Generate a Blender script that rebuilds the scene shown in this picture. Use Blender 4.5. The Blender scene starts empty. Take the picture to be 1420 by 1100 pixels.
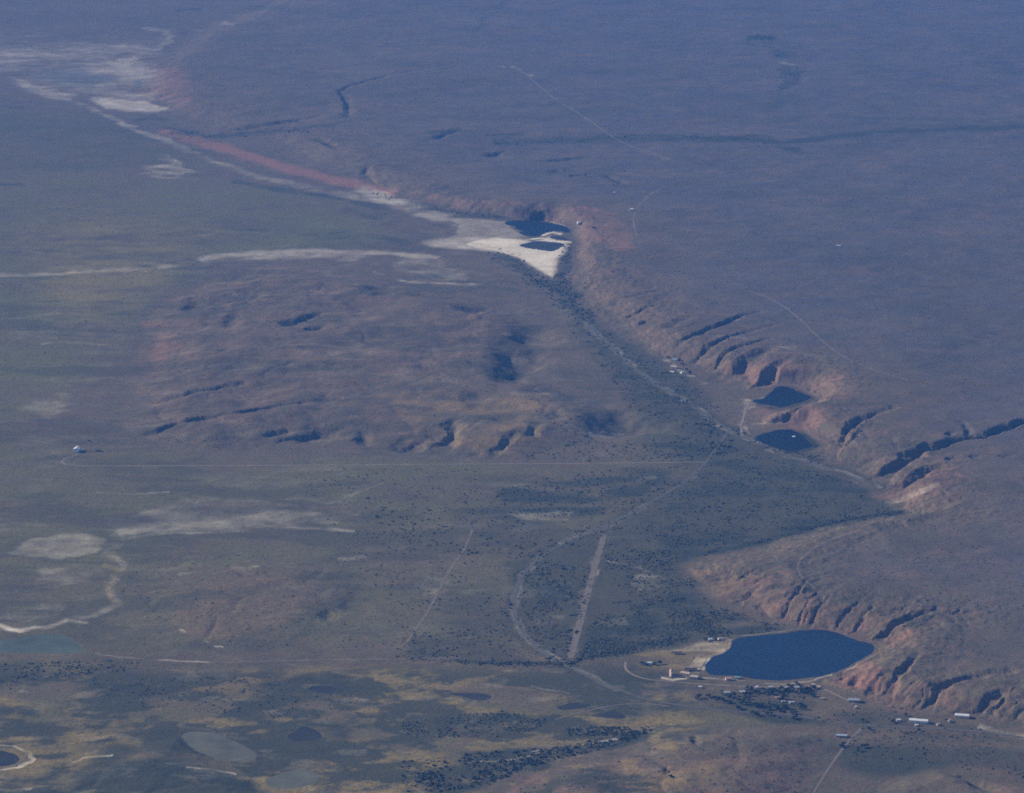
import bpy, bmesh, math, random
import numpy as np
from mathutils import Vector

random.seed(11)
RNG = np.random.default_rng(11)
f4 = np.float32
S = bpy.context.scene
COL = S.collection

# ------------------------------------------------------------------ camera geometry
W, H = 1420.0, 1100.0                      # the photograph's own pixels
HFOV = math.radians(16.74)
PITCH = math.radians(13.5)
F = (W / 2) / math.tan(HFOV / 2)
CY, CZ = -7956.0, 1910.0                   # camera at (0, CY, CZ), looking +Y and down
cp, sp = math.cos(PITCH), math.sin(PITCH)
SUN_EL = math.radians(26.0)
SUN_DIR = (-0.925, 0.38)                    # horizontal direction towards the sun (west north west)


def project(X, Y, Z):
    dy, dz = Y - CY, Z - CZ
    dep = dy * cp - dz * sp
    return W / 2 + F * X / dep, H / 2 - F * (dy * sp + dz * cp) / dep


def unproj(u, v, z=0.0):
    a, b = (u - W / 2) / F, (H / 2 - v) / F
    dz = -sp + b * cp
    t = (z - CZ) / dz
    return a * t, CY + t * (cp + b * sp)


def px_m(v):
    """metres per photo pixel (across, along the ground) at row v"""
    dep = PITCH + math.atan((v - H / 2) / F)
    sl = CZ / math.sin(dep)
    return sl / F, sl / F / math.sin(dep)


# ------------------------------------------------------------------ noise
_T = RNG.random((12, 256, 256)).astype(f4) * 2 - 1


def vnoise(x, y, k=0):
    xf, yf = np.floor(x), np.floor(y)
    xi, yi = xf.astype(np.int32) & 255, yf.astype(np.int32) & 255
    fx, fy = (x - xf).astype(f4), (y - yf).astype(f4)
    fx = fx * fx * (3 - 2 * fx)
    fy = fy * fy * (3 - 2 * fy)
    x1, y1 = (xi + 1) & 255, (yi + 1) & 255
    T = _T[k % 12]
    a = T[yi, xi] * (1 - fx) + T[yi, x1] * fx
    b = T[y1, xi] * (1 - fx) + T[y1, x1] * fx
    return a * (1 - fy) + b * fy


def fbm(x, y, scale, octs=4, k=0, gain=0.5):
    out = np.zeros(np.shape(x), f4)
    amp, tot = 1.0, 0.0
    ca, sa = math.cos(0.6), math.sin(0.6)
    x, y = x / scale, y / scale
    for o in range(octs):
        out += amp * vnoise(x, y, k + o)
        tot += amp
        amp *= gain
        x, y = (x * ca - y * sa) * 2.03 + 17.3, (x * sa + y * ca) * 2.03 - 5.1
    return out / tot * 1.5


def sstep(a, b, x):
    t = np.clip((x - a) / (b - a), 0, 1)
    return t * t * (3 - 2 * t)


# ------------------------------------------------------------------ polyline helpers
def seg_dist(X, Y, pts, arc=False):
    best = np.full(np.shape(X), 1e12, f4)
    bs = np.zeros(np.shape(X), f4) if arc else None
    s0 = 0.0
    for (ax, ay), (bx, by) in zip(pts[:-1], pts[1:]):
        dx, dy = bx - ax, by - ay
        L2 = dx * dx + dy * dy + 1e-9
        t = np.clip(((X - ax) * dx + (Y - ay) * dy) / L2, 0, 1)
        d = (X - ax - t * dx) ** 2 + (Y - ay - t * dy) ** 2
        if arc:
            m = d < best
            bs = np.where(m, s0 + t * math.sqrt(L2), bs)
        best = np.minimum(best, d)
        s0 += math.sqrt(L2)
    best = np.sqrt(best)
    return (best, bs, s0) if arc else best


def inside(X, Y, pts):
    r = np.zeros(np.shape(X), bool)
    n = len(pts)
    for i in range(n):
        ax, ay = pts[i]
        bx, by = pts[(i + 1) % n]
        if ay == by:
            continue
        c = ((ay > Y) != (by > Y)) & (X < (bx - ax) * (Y - ay) / (by - ay) + ax)
        r ^= c
    return r


def sdist(X, Y, pts):
    d = seg_dist(X, Y, list(pts) + [pts[0]])
    return np.where(inside(X, Y, pts), d, -d)


def chaikin(pts, n=2, closed=False):
    for _ in range(n):
        out = []
        m = len(pts)
        for i in range(m if closed else m - 1):
            a, b = pts[i], pts[(i + 1) % m]
            out += [(0.75 * a[0] + 0.25 * b[0], 0.75 * a[1] + 0.25 * b[1]),
                    (0.25 * a[0] + 0.75 * b[0], 0.25 * a[1] + 0.75 * b[1])]
        if not closed:
            out = [pts[0]] + out + [pts[-1]]
        pts = out
    return pts


def wpts(pts, z=0.0):
    return [unproj(u, v, z) for u, v in pts]


# ------------------------------------------------------------------ the ground grid (a fan of rows, one sheet)
v_in = np.arange(1180.0, -70.0, -0.95)
y_in = np.array([unproj(W / 2, v)[1] for v in v_in])
y_near = np.sort(y_in[0] - np.array([15, 40, 90, 170, 300, 500, 900, 1500, 2400, 3600, 5000, 6100.0]))
y_far = y_in[-1] + np.array([15, 40, 90, 180, 350, 700, 1300, 2400, 4500, 8000, 13000.0])
ys = np.concatenate([y_near, y_in, y_far])
u_in = np.arange(-110.0, 1531.0, 1.05)
u_l = -110.0 - np.array([5, 14, 30, 60, 120, 250, 500, 1000, 2000, 4000.0])[::-1]
u_r = u_in[-1] + np.array([5, 14, 30, 60, 120, 250, 500, 1000, 2000, 4000.0])
us = np.concatenate([u_l, u_in, u_r])
NR, NC = len(ys), len(us)
dep_row = (ys - CY) * cp + CZ * sp
X = ((us[None, :] - W / 2) / F * dep_row[:, None])
Y = np.repeat(ys[:, None], NC, 1)
U0, V0 = project(X, Y, 0.0)
V0 = np.clip(V0, -400, 3000)

# ------------------------------------------------------------------ relief
TOE = [(520, -90), (430, -20), (330, 22), (270, 45), (235, 72), (195, 100), (190, 135), (235, 160), (300, 186), (345, 188), (400, 215),
       (470, 240), (545, 272), (620, 292), (700, 303), (760, 306), (795, 318), (802, 345), (785, 385), (812, 420),
       (860, 468), (905, 492), (960, 508), (1000, 522), (1030, 527), (1040, 548), (1075, 533), (1110, 534), (1138, 552),
       (1110, 566), (1070, 572), (1052, 590), (1075, 590), (1110, 590), (1140, 616), (1128, 630), (1165, 642), (1205, 660), (1225, 684),
       (1240, 712), (1180, 722), (1100, 742), (1030, 763), (945, 780), (980, 815), (1012, 838), (1050, 858),
       (1100, 870), (1150, 872), (1190, 885), (1216, 893), (1213, 905), (1180, 925), (1140, 946), (1160, 955), (1205, 968),
       (1240, 985), (1300, 992), (1360, 1004), (1440, 1016), (1560, 1035), (2200, 1060), (4500, 1080)]
toe_w = wpts(TOE)
far_poly = toe_w + [(60000, -2000), (60000, 60000), (-3000, 60000)]
Xw = X + 10 * fbm(X, Y, 55, 3, 1) + 14 * fbm(X, Y, 190, 2, 4)
Yw = Y + 14 * fbm(X, Y, 60, 3, 2) + 18 * fbm(X, Y, 210, 2, 5)
d_toe, arc, _ = seg_dist(Xw, Yw, toe_w, arc=True)
SD = np.where(inside(Xw, Yw, far_poly), d_toe, -d_toe)
Wd = np.interp(V0, [60, 200, 290, 330, 420, 520, 570, 640, 760, 860, 900, 960, 1010], [190, 190, 75, 60, 130, 100, 65, 100, 130, 145, 85, 120, 140]).astype(f4)
Ht = np.interp(V0, [60, 200, 300, 420, 540, 640, 760, 860, 920, 1010], [20, 18, 27, 24, 30, 24, 24, 30, 28, 22]).astype(f4)
Wd = Wd * (1 + 0.3 * fbm(X, Y, 260, 2, 7))
t = np.clip(SD / Wd, 0, 1)
prof = 0.55 * t + 0.45 * sstep(0.15, 0.75, t)
roll = fbm(X, Y, 420, 4, 3) * 3.2 + fbm(X, Y, 1400, 2, 8) * 5
Z = np.where(SD > 0, Ht * prof + np.minimum(SD, 2500) * 0.0045 + roll * sstep(0, 200, SD), 0)
gl = vnoise(arc / 34.0 + 0.4 * vnoise(SD / 30, arc / 60, 3), np.zeros_like(arc) + 3.3, 6)
gl2 = vnoise(arc / 15.0 + 0.6 * vnoise(SD / 18, arc / 30, 5), np.zeros_like(arc) + 9.1, 9)
bell = np.clip(SD / (0.25 * Wd), 0, 1) * np.clip((1.9 * Wd - SD) / Wd, 0, 1)
rill = np.interp(V0, [60, 250, 300, 380, 480, 560, 760, 820, 880, 1000], [.1, .15, .4, .4, .35, .35, .4, .5, .55, .45]).astype(f4) * np.clip(0.75 + 1.1 * fbm(X, Y, 110, 3, 6), 0.1, 1.5)
cut = (6.5 * np.clip(1 - np.abs(gl) * 2.6, 0, 1) + 3.0 * np.clip(1 - np.abs(gl2) * 2.4, 0, 1)) * rill
Z = Z - np.minimum(cut * bell, Z * 0.6)

# low dissected upland in the middle left and low swells elsewhere
HILLS = [
    ([(200, 442), (235, 415), (262, 405), (300, 388), (330, 368), (400, 372), (470, 385), (540, 392), (620, 405), (690, 425),
      (750, 450), (752, 480), (738, 520), (800, 552), (868, 566), (880, 590), (830, 604), (765, 625), (715, 640), (650, 637), (600, 625),
      (545, 628), (500, 612), (430, 616), (380, 618), (300, 628), (215, 620), (165, 600), (180, 540), (205, 500)], 16.0, 150.0),
    ([(170, 880), (160, 830), (200, 770), (300, 760), (450, 770), (530, 800), (500, 860), (420, 900), (280, 905)], 6.0, 120.0),
    ([(700, 1100), (770, 1060), (860, 1030), (950, 1010), (1060, 1008), (1160, 1018), (1150, 1060), (1120, 1110), (1080, 1300), (600, 1300)], 12.0, 110.0),
    ([(1200, 1100), (1240, 1078), (1310, 1066), (1400, 1090), (1600, 1100), (1600, 1300), (1150, 1300)], 14.0, 60.0),
    ([(-100, 1110), (120, 1068), (230, 1010), (300, 1040), (330, 1065), (370, 1085), (380, 1300), (-100, 1300)], 6.0, 60.0),
]
for pts, hh, ww in HILLS:
    wp = wpts(chaikin(pts, 1, True))
    xs = [p[0] for p in wp]; y_ = [p[1] for p in wp]
    m = (X > min(xs) - 80) & (X < max(xs) + 80) & (Y > min(y_) - 120) & (Y < max(y_) + 120)
    s = sdist(Xw[m], Yw[m], wp)
    tt = np.clip(s / ww, 0, 1)
    nn = fbm(X[m], Y[m], 190, 4, 2, 0.5)
    Z[m] += sstep(0, 60, s) * (1.0 * fbm(X[m], Y[m], 42, 4, 8, 0.6) - 1.5 * np.clip(1 - 5 * np.abs(fbm(X[m], Y[m] * 0.8, 150, 3, 5)), 0, 1))
    Z[m] += np.maximum(0, hh * (0.5 * tt + 0.5 * sstep(0, 1, tt)) * (1 + 0.5 * nn))

plain = 1.3 * fbm(X, Y, 130, 5, 6, 0.55) + 1.8 * fbm(X, Y, 600, 2, 0)
Z = Z + plain * sstep(-400, 60, SD) * 0.8 + plain * 0.5
base_floor = plain * 0.5

GULLIES = [  # photo points at the rim, rim height, half width (m), depth (m)
    ([(940, 482), (962, 472), (985, 462), (1005, 455), (1025, 444), (1052, 438)], 16, 8, 8),
    ([(957, 500), (985, 487), (1005, 476), (1045, 465), (1080, 455)], 16, 6.5, 5),
    ([(985, 508), (1010, 493), (1035, 486), (1070, 476)], 16, 6, 5),
    ([(1000, 531), (1018, 518), (1040, 506), (1060, 496)], 14, 17, 15),
    ([(1046, 538), (1058, 526), (1072, 518), (1086, 510)], 16, 14, 13),
    ([(980, 528), (992, 521), (1003, 514)], 10, 11, 8),
    ([(1100, 545), (1113, 535), (1120, 528)], 16, 10, 9),
    ([(1073, 584), (1090, 579), (1110, 574), (1128, 568)], 8, 8, 8),
    ([(1152, 628), (1157, 620), (1163, 608), (1175, 597), (1190, 585), (1210, 578), (1240, 570)], 18, 9, 11),
    ([(1172, 612), (1185, 604), (1198, 596)], 18, 5, 5),
    ([(1222, 654), (1240, 646), (1258, 636), (1278, 626), (1300, 618), (1325, 612), (1350, 608)], 18, 18, 18),
    ([(1300, 618), (1330, 611), (1352, 608), (1372, 603), (1395, 596), (1425, 588), (1500, 570), (1560, 560)], 20, 10, 11),
    ([(1315, 606), (1322, 600)], 20, 7, 7), ([(1345, 604), (1340, 594), (1330, 588)], 20, 7, 7),
    ([(1240, 673), (1258, 667), (1275, 660), (1292, 654), (1303, 651)], 14, 13, 11),
    ([(1219, 668), (1228, 660), (1237, 648)], 10, 9, 8),
    ([(1310, 638), (1322, 635), (1335, 636)], 22, 8, 5), ([(1348, 635), (1358, 633)], 22, 8, 5), ([(1388, 634), (1398, 633)], 22, 8, 5),
    ([(1079, 851), (1092, 836), (1109, 817), (1120, 808)], 20, 3.4, 4.5),
    ([(1105, 856), (1118, 840), (1131, 826), (1140, 818)], 20, 3, 3.8),
    ([(1124, 858), (1138, 842), (1152, 829)], 20, 3.2, 4),
    ([(1143, 874), (1165, 854), (1190, 838), (1200, 832)], 20, 3, 3.6),
    ([(1168, 876), (1180, 866), (1195, 853), (1211, 843)], 20, 4, 5.5),
    ([(1013, 832), (1030, 824), (1052, 811)], 16, 7, 6),
    ([(1054, 830), (1061, 840), (1069, 850)], 16, 7, 6),
    ([(1204, 893), (1212, 882), (1225, 870), (1242, 863), (1275, 856), (1300, 848)], 20, 8, 13),
    ([(1226, 963), (1233, 952), (1246, 938), (1262, 922), (1273, 911)], 18, 8, 11),
    ([(1203, 966), (1206, 958), (1211, 948)], 14, 6, 7),
    ([(1272, 982), (1285, 970), (1298, 960), (1305, 951), (1330, 946), (1362, 939), (1400, 934)], 18, 8.5, 11),
    ([(1335, 987), (1352, 979), (1370, 973), (1394, 962)], 16, 8, 8),
    ([(1358, 1006), (1378, 1001), (1396, 995), (1412, 989)], 14, 15, 10),
    ([(1165, 940), (1172, 932), (1180, 926)], 10, 6, 6), ([(1185, 948), (1193, 938)], 10, 6, 6),
    ([(870, 437), (890, 433), (906, 428)], 14, 7, 7), ([(805, 400), (820, 395), (830, 392)], 8, 6, 5), ([(870, 415), (895, 409), (920, 406)], 18, 6, 4),
    ([(835, 455), (850, 448)], 8, 6, 5), ([(885, 452), (905, 447)], 12, 8, 6), ([(925, 462), (935, 456)], 14, 10, 8), ([(935, 452), (953, 447)], 14, 9, 8),
    ([(482, 165), (485, 150), (478, 135), (470, 126), (520, 112), (560, 104), (620, 95)], 18, 8, 4),
    ([(227, 553), (265, 545), (300, 538), (338, 531)], 14, 10, 9),
    ([(172, 610), (200, 600), (240, 591), (300, 580), (338, 575), (400, 563), (470, 556)], 10, 10, 8),
    ([(395, 612), (412, 606), (435, 600), (470, 594)], 10, 15, 13), ([(365, 605), (400, 597)], 8, 12, 6),
    ([(390, 453), (410, 447), (445, 436)], 12, 11, 10), ([(425, 458), (450, 454)], 12, 11, 9),
    ([(610, 622), (622, 612), (630, 602), (630, 585)], 10, 14, 13), ([(556, 628), (575, 616), (583, 610)], 8, 13, 12),
    ([(496, 610), (505, 602)], 9, 10, 8), ([(650, 640), (660, 628)], 7, 9, 7), ([(686, 626), (700, 616), (713, 606)], 10, 9, 6), ([(735, 608), (745, 592)], 10, 10, 7),
    ([(600, 195), (640, 181)], 14, 12, 6), ([(675, 218), (700, 212)], 14, 12, 7),
    ([(758, 224), (815, 219)], 16, 12, 5), ([(760, 241), (800, 234)], 16, 10, 5), ([(790, 246), (822, 243)], 16, 8, 4), ([(838, 245), (852, 248), (863, 256)], 16, 8, 5),
    ([(436, 193), (452, 197), (465, 207)], 12, 10, 6), ([(515, 232), (506, 236), (512, 250), (540, 262)], 10, 9, 5), ([(340, 178), (400, 172), (440, 165)], 10, 12, 6),
    ([(1205, 1045), (1240, 1050), (1255, 1050)], 3, 12, 3), ([(1322, 1070), (1352, 1080), (1370, 1095), (1380, 1110)], 10, 14, 9),
]
for pts, zr, hw, dp in GULLIES:
    wp = wpts(chaikin(pts, 1) if len(pts) > 2 else pts, zr)
    xs = [p[0] for p in wp]; y_ = [p[1] for p in wp]
    gs = min(1.6, max(0.95, px_m(pts[0][1])[0] / 1.45)) ** 0.8
    hw, dp = hw * gs, dp * min(gs, 1.25) * (1.25 if pts[0][1] < 270 and dp < 9 else 1.0)
    R = hw * 3.2
    m = (X > min(xs) - R) & (X < max(xs) + R) & (Y > min(y_) - R) & (Y < max(y_) + R)
    if not m.any():
        continue
    wx = X[m] + 5.5 * fbm(X[m], Y[m], 26, 4, 3, 0.6)
    wy = Y[m] + 9 * fbm(X[m], Y[m], 28, 4, 5, 0.6)
    d, a_, L = seg_dist(wx, wy, wp, arc=True)
    tap = sstep(-0.02, 0.18, a_ / L) * (1 - 0.7 * sstep(0.55, 1.0, a_ / L)) + 0.15
    hv = hw * (1 + 0.45 * vnoise(a_ / 26.0, a_ * 0 + zr + hw, 7))
    prof_g = np.clip(1.12 - d / (1.55 * hv), 0, 1) ** 1.1 * (0.85 + 0.4 * vnoise(a_ / 38.0, a_ * 0 + zr * 3 + hw, 2))
    Z[m] = np.maximum(Z[m] - dp * prof_g * tap * sstep(R, R * 0.6, d), np.minimum(Z[m], base_floor[m] + 0.2))

# rock ledges and rubble on the steep faces
band = sstep(-5, 12, SD) * (1 - sstep(1.3, 2.2, SD / Wd)) * np.interp(V0, [100, 270, 320, 1050], [.35, .6, 1, 1])
Z += band * (1.1 * fbm(X, Y, 15, 3, 9, 0.65) + 1.9 * fbm(X, Y, 40, 3, 3, 0.6) + 0.4 * np.sin(Z * 1.35 + 2 * fbm(X, Y, 60, 2, 1)))
PITS = [  # centre px, height, radii px, depth
    (740, 463, 12, 30, 11, 15), (722, 497, 11, 32, 16, 19), (706, 519, 10, 28, 9, 12), (856, 583, 7, 44, 17, 24), (908, 588, 3, 28, 10, 7), (440, 600, 8, 28, 8, 9), (566, 614, 8, 18, 8, 8), (505, 604, 8, 12, 8, 7),
    (530, 402, 12, 24, 8, 12), (657, 430, 12, 18, 6, 9), (700, 584, 12, 26, 12, 8), (661, 552, 12, 24, 8, 6), (272, 423, 10, 17, 9, 12),
    (308, 418, 12, 22, 9, 14), (347, 414, 12, 22, 8, 14), (360, 380, 8, 44, 7, 7), (322, 444, 12, 10, 8, 6), (615, 600, 10, 22, 10, 7),
    (770, 580, 8, 12, 7, 6), (965, 1026, 12, 6, 8, 5), (1002, 522, 6, 16, 6, 5), (766, 291, 24, 16, 9, 16), (744, 296, 20, 13, 8, 13),
    (492, 836, 6, 20, 12, 4), (455, 852, 6, 10, 6, 4), (925, 1072, 12, 5, 6, 2),
]
for u, v, zc, ru, rv, dp in PITS:
    x0, y0 = unproj(u, v, zc)
    a, b = px_m(v)
    ra, rb = ru * a, rv * b
    m = (np.abs(X - x0) < ra * 3) & (np.abs(Y - y0) < rb * 3)
    wx = X[m] + ra * 0.35 * fbm(X[m], Y[m], ra, 3, 3)
    wy = Y[m] + rb * 0.35 * fbm(X[m], Y[m], rb, 3, 5)
    q = ((wx - x0) / ra) ** 2 + ((wy - y0) / rb) ** 2
    Z[m] -= dp * np.exp(-q ** 1.4)

# ------------------------------------------------------------------ water bodies
LEA = [(975, 930), (978, 918), (990, 909), (1008, 903), (1013, 893), (1012, 888), (1030, 883), (1060, 880), (1095, 877), (1115, 873), (1140, 873), (1165, 877),
       (1185, 887), (1216, 893), (1215, 903), (1205, 910), (1180, 925), (1150, 937), (1120, 942), (1085, 945), (1050, 943), (1020, 938), (985, 938)]
WATER = [  # name, points, label, material key, shore blend (m)
    ('lake', LEA, 'largest dark blue lake below the red bluffs at lower right', 'deep', 12),
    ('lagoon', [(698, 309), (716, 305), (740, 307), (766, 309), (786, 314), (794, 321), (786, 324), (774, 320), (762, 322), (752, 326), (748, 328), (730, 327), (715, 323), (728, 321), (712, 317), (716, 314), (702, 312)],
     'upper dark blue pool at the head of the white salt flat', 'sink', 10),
    ('lagoon', [(758, 329), (770, 326), (786, 330), (790, 334), (774, 333)], 'narrow dark pool between white salt bars', 'dim', 6),
    ('lagoon', [(717, 341), (728, 337), (745, 334), (760, 335), (780, 337), (786, 340), (776, 345), (768, 349), (750, 347), (734, 345)], 'lower dark pool ringed by white salt', 'dim', 10),
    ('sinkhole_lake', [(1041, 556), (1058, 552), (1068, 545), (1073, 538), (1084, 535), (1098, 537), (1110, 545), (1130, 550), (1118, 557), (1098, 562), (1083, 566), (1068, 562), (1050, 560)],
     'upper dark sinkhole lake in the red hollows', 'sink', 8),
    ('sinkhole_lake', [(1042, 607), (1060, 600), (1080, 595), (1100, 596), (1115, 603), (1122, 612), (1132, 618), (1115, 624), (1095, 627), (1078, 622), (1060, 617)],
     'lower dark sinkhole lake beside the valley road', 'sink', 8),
    ('pond', [(-60, 905), (-60, 890), (20, 886), (50, 880), (75, 877), (95, 882), (115, 897), (122, 904), (90, 907)], 'turquoise pond at the left edge', 'teal', 20),
    ('pond', [(248, 1018), (275, 1012), (310, 1020), (345, 1036), (362, 1050), (345, 1058), (305, 1056), (270, 1042), (252, 1028)], 'pale grey green pond at lower left', 'silt', 12),
    ('pond', [(362, 1083), (385, 1072), (415, 1065), (442, 1070), (446, 1084), (415, 1094), (380, 1096)], 'murky grey green pond at the bottom edge', 'silt', 12),
    ('pond', [(396, 1022), (410, 1012), (425, 1005), (440, 1012), (452, 1022), (440, 1028), (412, 1030)], 'dark pond north of the murky pond', 'dim', 10),
    ('pond', [(614, 963), (640, 960), (670, 961), (686, 966), (675, 973), (655, 970), (635, 965)], 'long dark pond in dry grass', 'dim', 10),
    ('pond', [(766, 983), (782, 976), (805, 974), (824, 977), (815, 982), (790, 986)], 'upper of two dark ponds south of the track', 'dim', 10),
    ('pond', [(812, 993), (835, 988), (850, 983), (865, 989), (873, 996), (864, 999), (845, 996)], 'lower pointed dark pond south of the track', 'dim', 10),
    ('pond', [(420, 956), (440, 949), (465, 952), (470, 959), (445, 963)], 'small dark pond in green marsh', 'dim', 10),
    ('pond', [(-40, 1040), (10, 1040), (30, 1048), (28, 1058), (8, 1065), (-40, 1066)], 'oval pond with a white salt rim', 'dim', 12),
]
water_w = []
for name, pts, lab, mk, blend in WATER:
    wp = wpts(chaikin(pts, 2 if name == 'lake' or name == 'pond' else 1, True))
    water_w.append(wp)
    xs = [p[0] for p in wp]; y_ = [p[1] for p in wp]
    R = blend + 12
    m = (X > min(xs) - R) & (X < max(xs) + R) & (Y > min(y_) - R) & (Y < max(y_) + R)
    s = sdist(X[m] + 1.5 * fbm(X[m], Y[m], 16, 2, 1), Y[m] + 3 * fbm(X[m], Y[m], 18, 2, 2), wp)
    z = Z[m]
    k = sstep(0, blend, -s)
    z_out = 0.35 + (z - 0.35) * k
    Z[m] = np.where(s > 0, 0.35 - 3.0 * sstep(0, 12, s), z_out)
# keep the far, unseen sheet calm
Z = Z.astype(np.float64)


def grid_index(x, y):
    j = np.clip(np.searchsorted(ys, y) - 1, 0, NR - 2)
    fy = (y - ys[j]) / (ys[j + 1] - ys[j])
    dep = (y - CY) * cp + CZ * sp
    u = x / dep * F + W / 2
    i = np.clip(np.searchsorted(us, u) - 1, 0, NC - 2)
    fx = (u - us[i]) / (us[i + 1] - us[i])
    return j, i, np.clip(fy, 0, 1), np.clip(fx, 0, 1)


def ground_z(x, y):
    x, y = np.asarray(x, float), np.asarray(y, float)
    j, i, fy, fx = grid_index(x, y)
    return (Z[j, i] * (1 - fx) + Z[j, i + 1] * fx) * (1 - fy) + (Z[j + 1, i] * (1 - fx) + Z[j + 1, i + 1] * fx) * fy


def on_ground(u, v):
    """world point where the sight line of photo pixel (u, v) meets the relief"""
    z = 0.0
    for _ in range(25):
        x, y = unproj(u, v, z)
        z = z * 0.4 + 0.6 * float(ground_z(x, y))
    x, y = unproj(u, v, z)
    return x, y, float(ground_z(x, y))


def on_ground_arr(u, v):
    z = np.zeros(len(u))
    for _ in range(25):
        a, b = (u - W / 2) / F, (H / 2 - v) / F
        t = (z - CZ) / (-sp + b * cp)
        x, y = a * t, CY + t * (cp + b * sp)
        z = z * 0.4 + 0.6 * ground_z(x, y)
    a, b = (u - W / 2) / F, (H / 2 - v) / F
    t = (z - CZ) / (-sp + b * cp)
    x, y = a * t, CY + t * (cp + b * sp)
    return x, y, ground_z(x, y)


# ------------------------------------------------------------------ ground cover masks
Ux, Vx = project(X, Y, Z)
nA = fbm(X, Y, 70, 4, 2)
nB = fbm(X, Y, 90, 4, 7)
nC = fbm(X, Y, 26, 3, 4)
U = (Ux + 7 * nA + 2.5 * nC).astype(f4)
V = (Vx + 2.2 * nB + 0.9 * nC).astype(f4)
CH = {k: np.zeros(X.shape, f4) for k in ('red', 'pale', 'olive', 'dark', 'ochre', 'teal', 'grey')}
nL1, nL2 = fbm(X, Y, 200, 5, 0, 0.65), fbm(X, Y, 190, 5, 5, 0.65)
brk = np.clip(0.72 + 0.95 * fbm(X * 0.5, Y, 42, 5, 10, 0.6), 0.05, 1.35)
brk2 = np.clip(0.75 + 0.8 * fbm(X * 0.55, Y, 110, 5, 8, 0.6), 0.1, 1.35)


def put(ch, val, pts, soft=10, kind='poly', width=3, mod=1, sharp=False):
    uu = [p[0] for p in pts]; vv = [p[1] for p in pts]
    R = soft * 2 + width + 12
    UU, VV = (Ux.astype(f4) + 1.2 * nC, Vx.astype(f4) + 0.5 * nC) if sharp else (U, V)
    if kind == 'poly' and soft >= 10 and not sharp:
        UU, VV = UU + 20 * nL1, VV + 6 * nL2
        R += 30
    m = (Ux > min(uu) - R) & (Ux < max(uu) + R) & (Vx > min(vv) - R * 0.6) & (Vx < max(vv) + R * 0.6)
    if not m.any():
        return
    K = 2.2                                    # rows count more than columns: ground is foreshortened
    q = [(a, b * K) for a, b in pts]
    if kind == 'poly':
        s = sdist(UU[m], VV[m] * K, q)
        k = sstep(-soft * 0.5, soft, s)
    else:
        d = seg_dist(UU[m], VV[m] * K, q)
        k = 1 - sstep(width * 0.35, width + soft, d)
    if mod == 1:
        k = k * brk[m]
    elif mod == 2:
        k = k * brk2[m]
    CH[ch][m] = np.maximum(CH[ch][m], np.clip(val * k, 0, 1))


P = put
# --- grass and scrub floors
P('olive', .85, [(-110, 235), (150, 240), (330, 252), (470, 268), (570, 330), (520, 350), (300, 366), (250, 400), (205, 440), (150, 520), (80, 570), (-110, 600)], 40, mod=2)
P('olive', .55, [(-110, 600), (160, 620), (330, 640), (480, 632), (800, 645), (985, 642), (950, 672), (700, 692), (480, 702), (200, 692), (-110, 690)], 20, mod=2)
P('olive', .45, [(760, 400), (830, 450), (950, 530), (1030, 610), (1200, 680), (1240, 715), (1100, 742), (940, 782), (960, 840), (1010, 880), (900, 912), (700, 905), (560, 890), (600, 800), (680, 700), (790, 650), (900, 600), (860, 520), (760, 440)], 25, mod=2)
P('olive', .6, [(180, 740), (300, 740), (520, 745), (640, 740), (620, 800), (500, 780), (250, 770), (170, 820)], 25, mod=2)
P('olive', .5, [(-110, 910), (300, 925), (700, 925), (900, 960), (1100, 1000), (960, 1015), (700, 1060), (500, 1110), (-110, 1180)], 25, mod=2)
P('olive', .6, [(-110, 570), (300, 640), (700, 650), (690, 900), (-110, 912)], 50, mod=2)
P('olive', .45, [(-110, 120), (180, 170), (330, 235), (-110, 250)], 30, mod=2)
# --- dark ground: litter and scrub, plus gully and house shade painted in
P('dark', .95, [(930, 860), (985, 842), (1020, 846), (1060, 862), (1108, 872), (1060, 878), (1015, 884), (950, 890)], 10, mod=1)
P('dark', .97, [(940, 777), (1030, 758), (1100, 738), (1170, 722), (1250, 711)], 4, 'line', 9, mod=0)
P('dark', .9, [(640, 920), (790, 920), (800, 917), (900, 892), (960, 884)], 3, 'line', 4, mod=0)
P('dark', .62, [(800, 420), (950, 520), (1040, 600), (1200, 672), (1242, 712), (1100, 742), (940, 780), (1010, 845), (1000, 885), (900, 905), (790, 915), (700, 880), (700, 780), (850, 720), (975, 645), (880, 590)], 16, mod=0)
P('dark', .85, [(780, 415), (830, 450), (950, 525), (1035, 600), (1000, 640), (960, 655), (880, 610), (860, 540), (790, 460)], 25, mod=1)
P('dark', 1.0, [(930, 785), (1030, 757), (1100, 738), (1180, 718), (1245, 708), (1210, 690), (1130, 712), (1040, 722), (960, 745)], 14, mod=1)
P('dark', .95, [(1000, 600), (1040, 625), (1200, 672), (1240, 712), (1180, 722), (1090, 744), (940, 780), (930, 800), (850, 770), (860, 745), (900, 715), (960, 672), (985, 640)], 22, mod=1)
P('dark', .9, [(690, 675), (760, 662), (900, 645), (960, 648), (910, 690), (850, 715), (740, 720), (690, 700)], 18, mod=1)
P('dark', 1.0, [(850, 835), (900, 830), (960, 800), (990, 845), (1030, 866), (1010, 884), (940, 895), (860, 912), (800, 916), (815, 870)], 18, mod=1)
P('dark', .85, [(730, 800), (810, 800), (800, 860), (785, 905), (745, 880), (722, 840)], 15, mod=1)
P('dark', .6, [(560, 880), (700, 870), (740, 905), (790, 922), (640, 922), (540, 918)], 18, mod=1)
P('dark', .55, [(620, 700), (700, 690), (790, 740), (720, 780), (650, 760)], 30, mod=1)
P('dark', .5, [(700, 800), (620, 830), (600, 870), (700, 880)], 20, mod=1)
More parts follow.
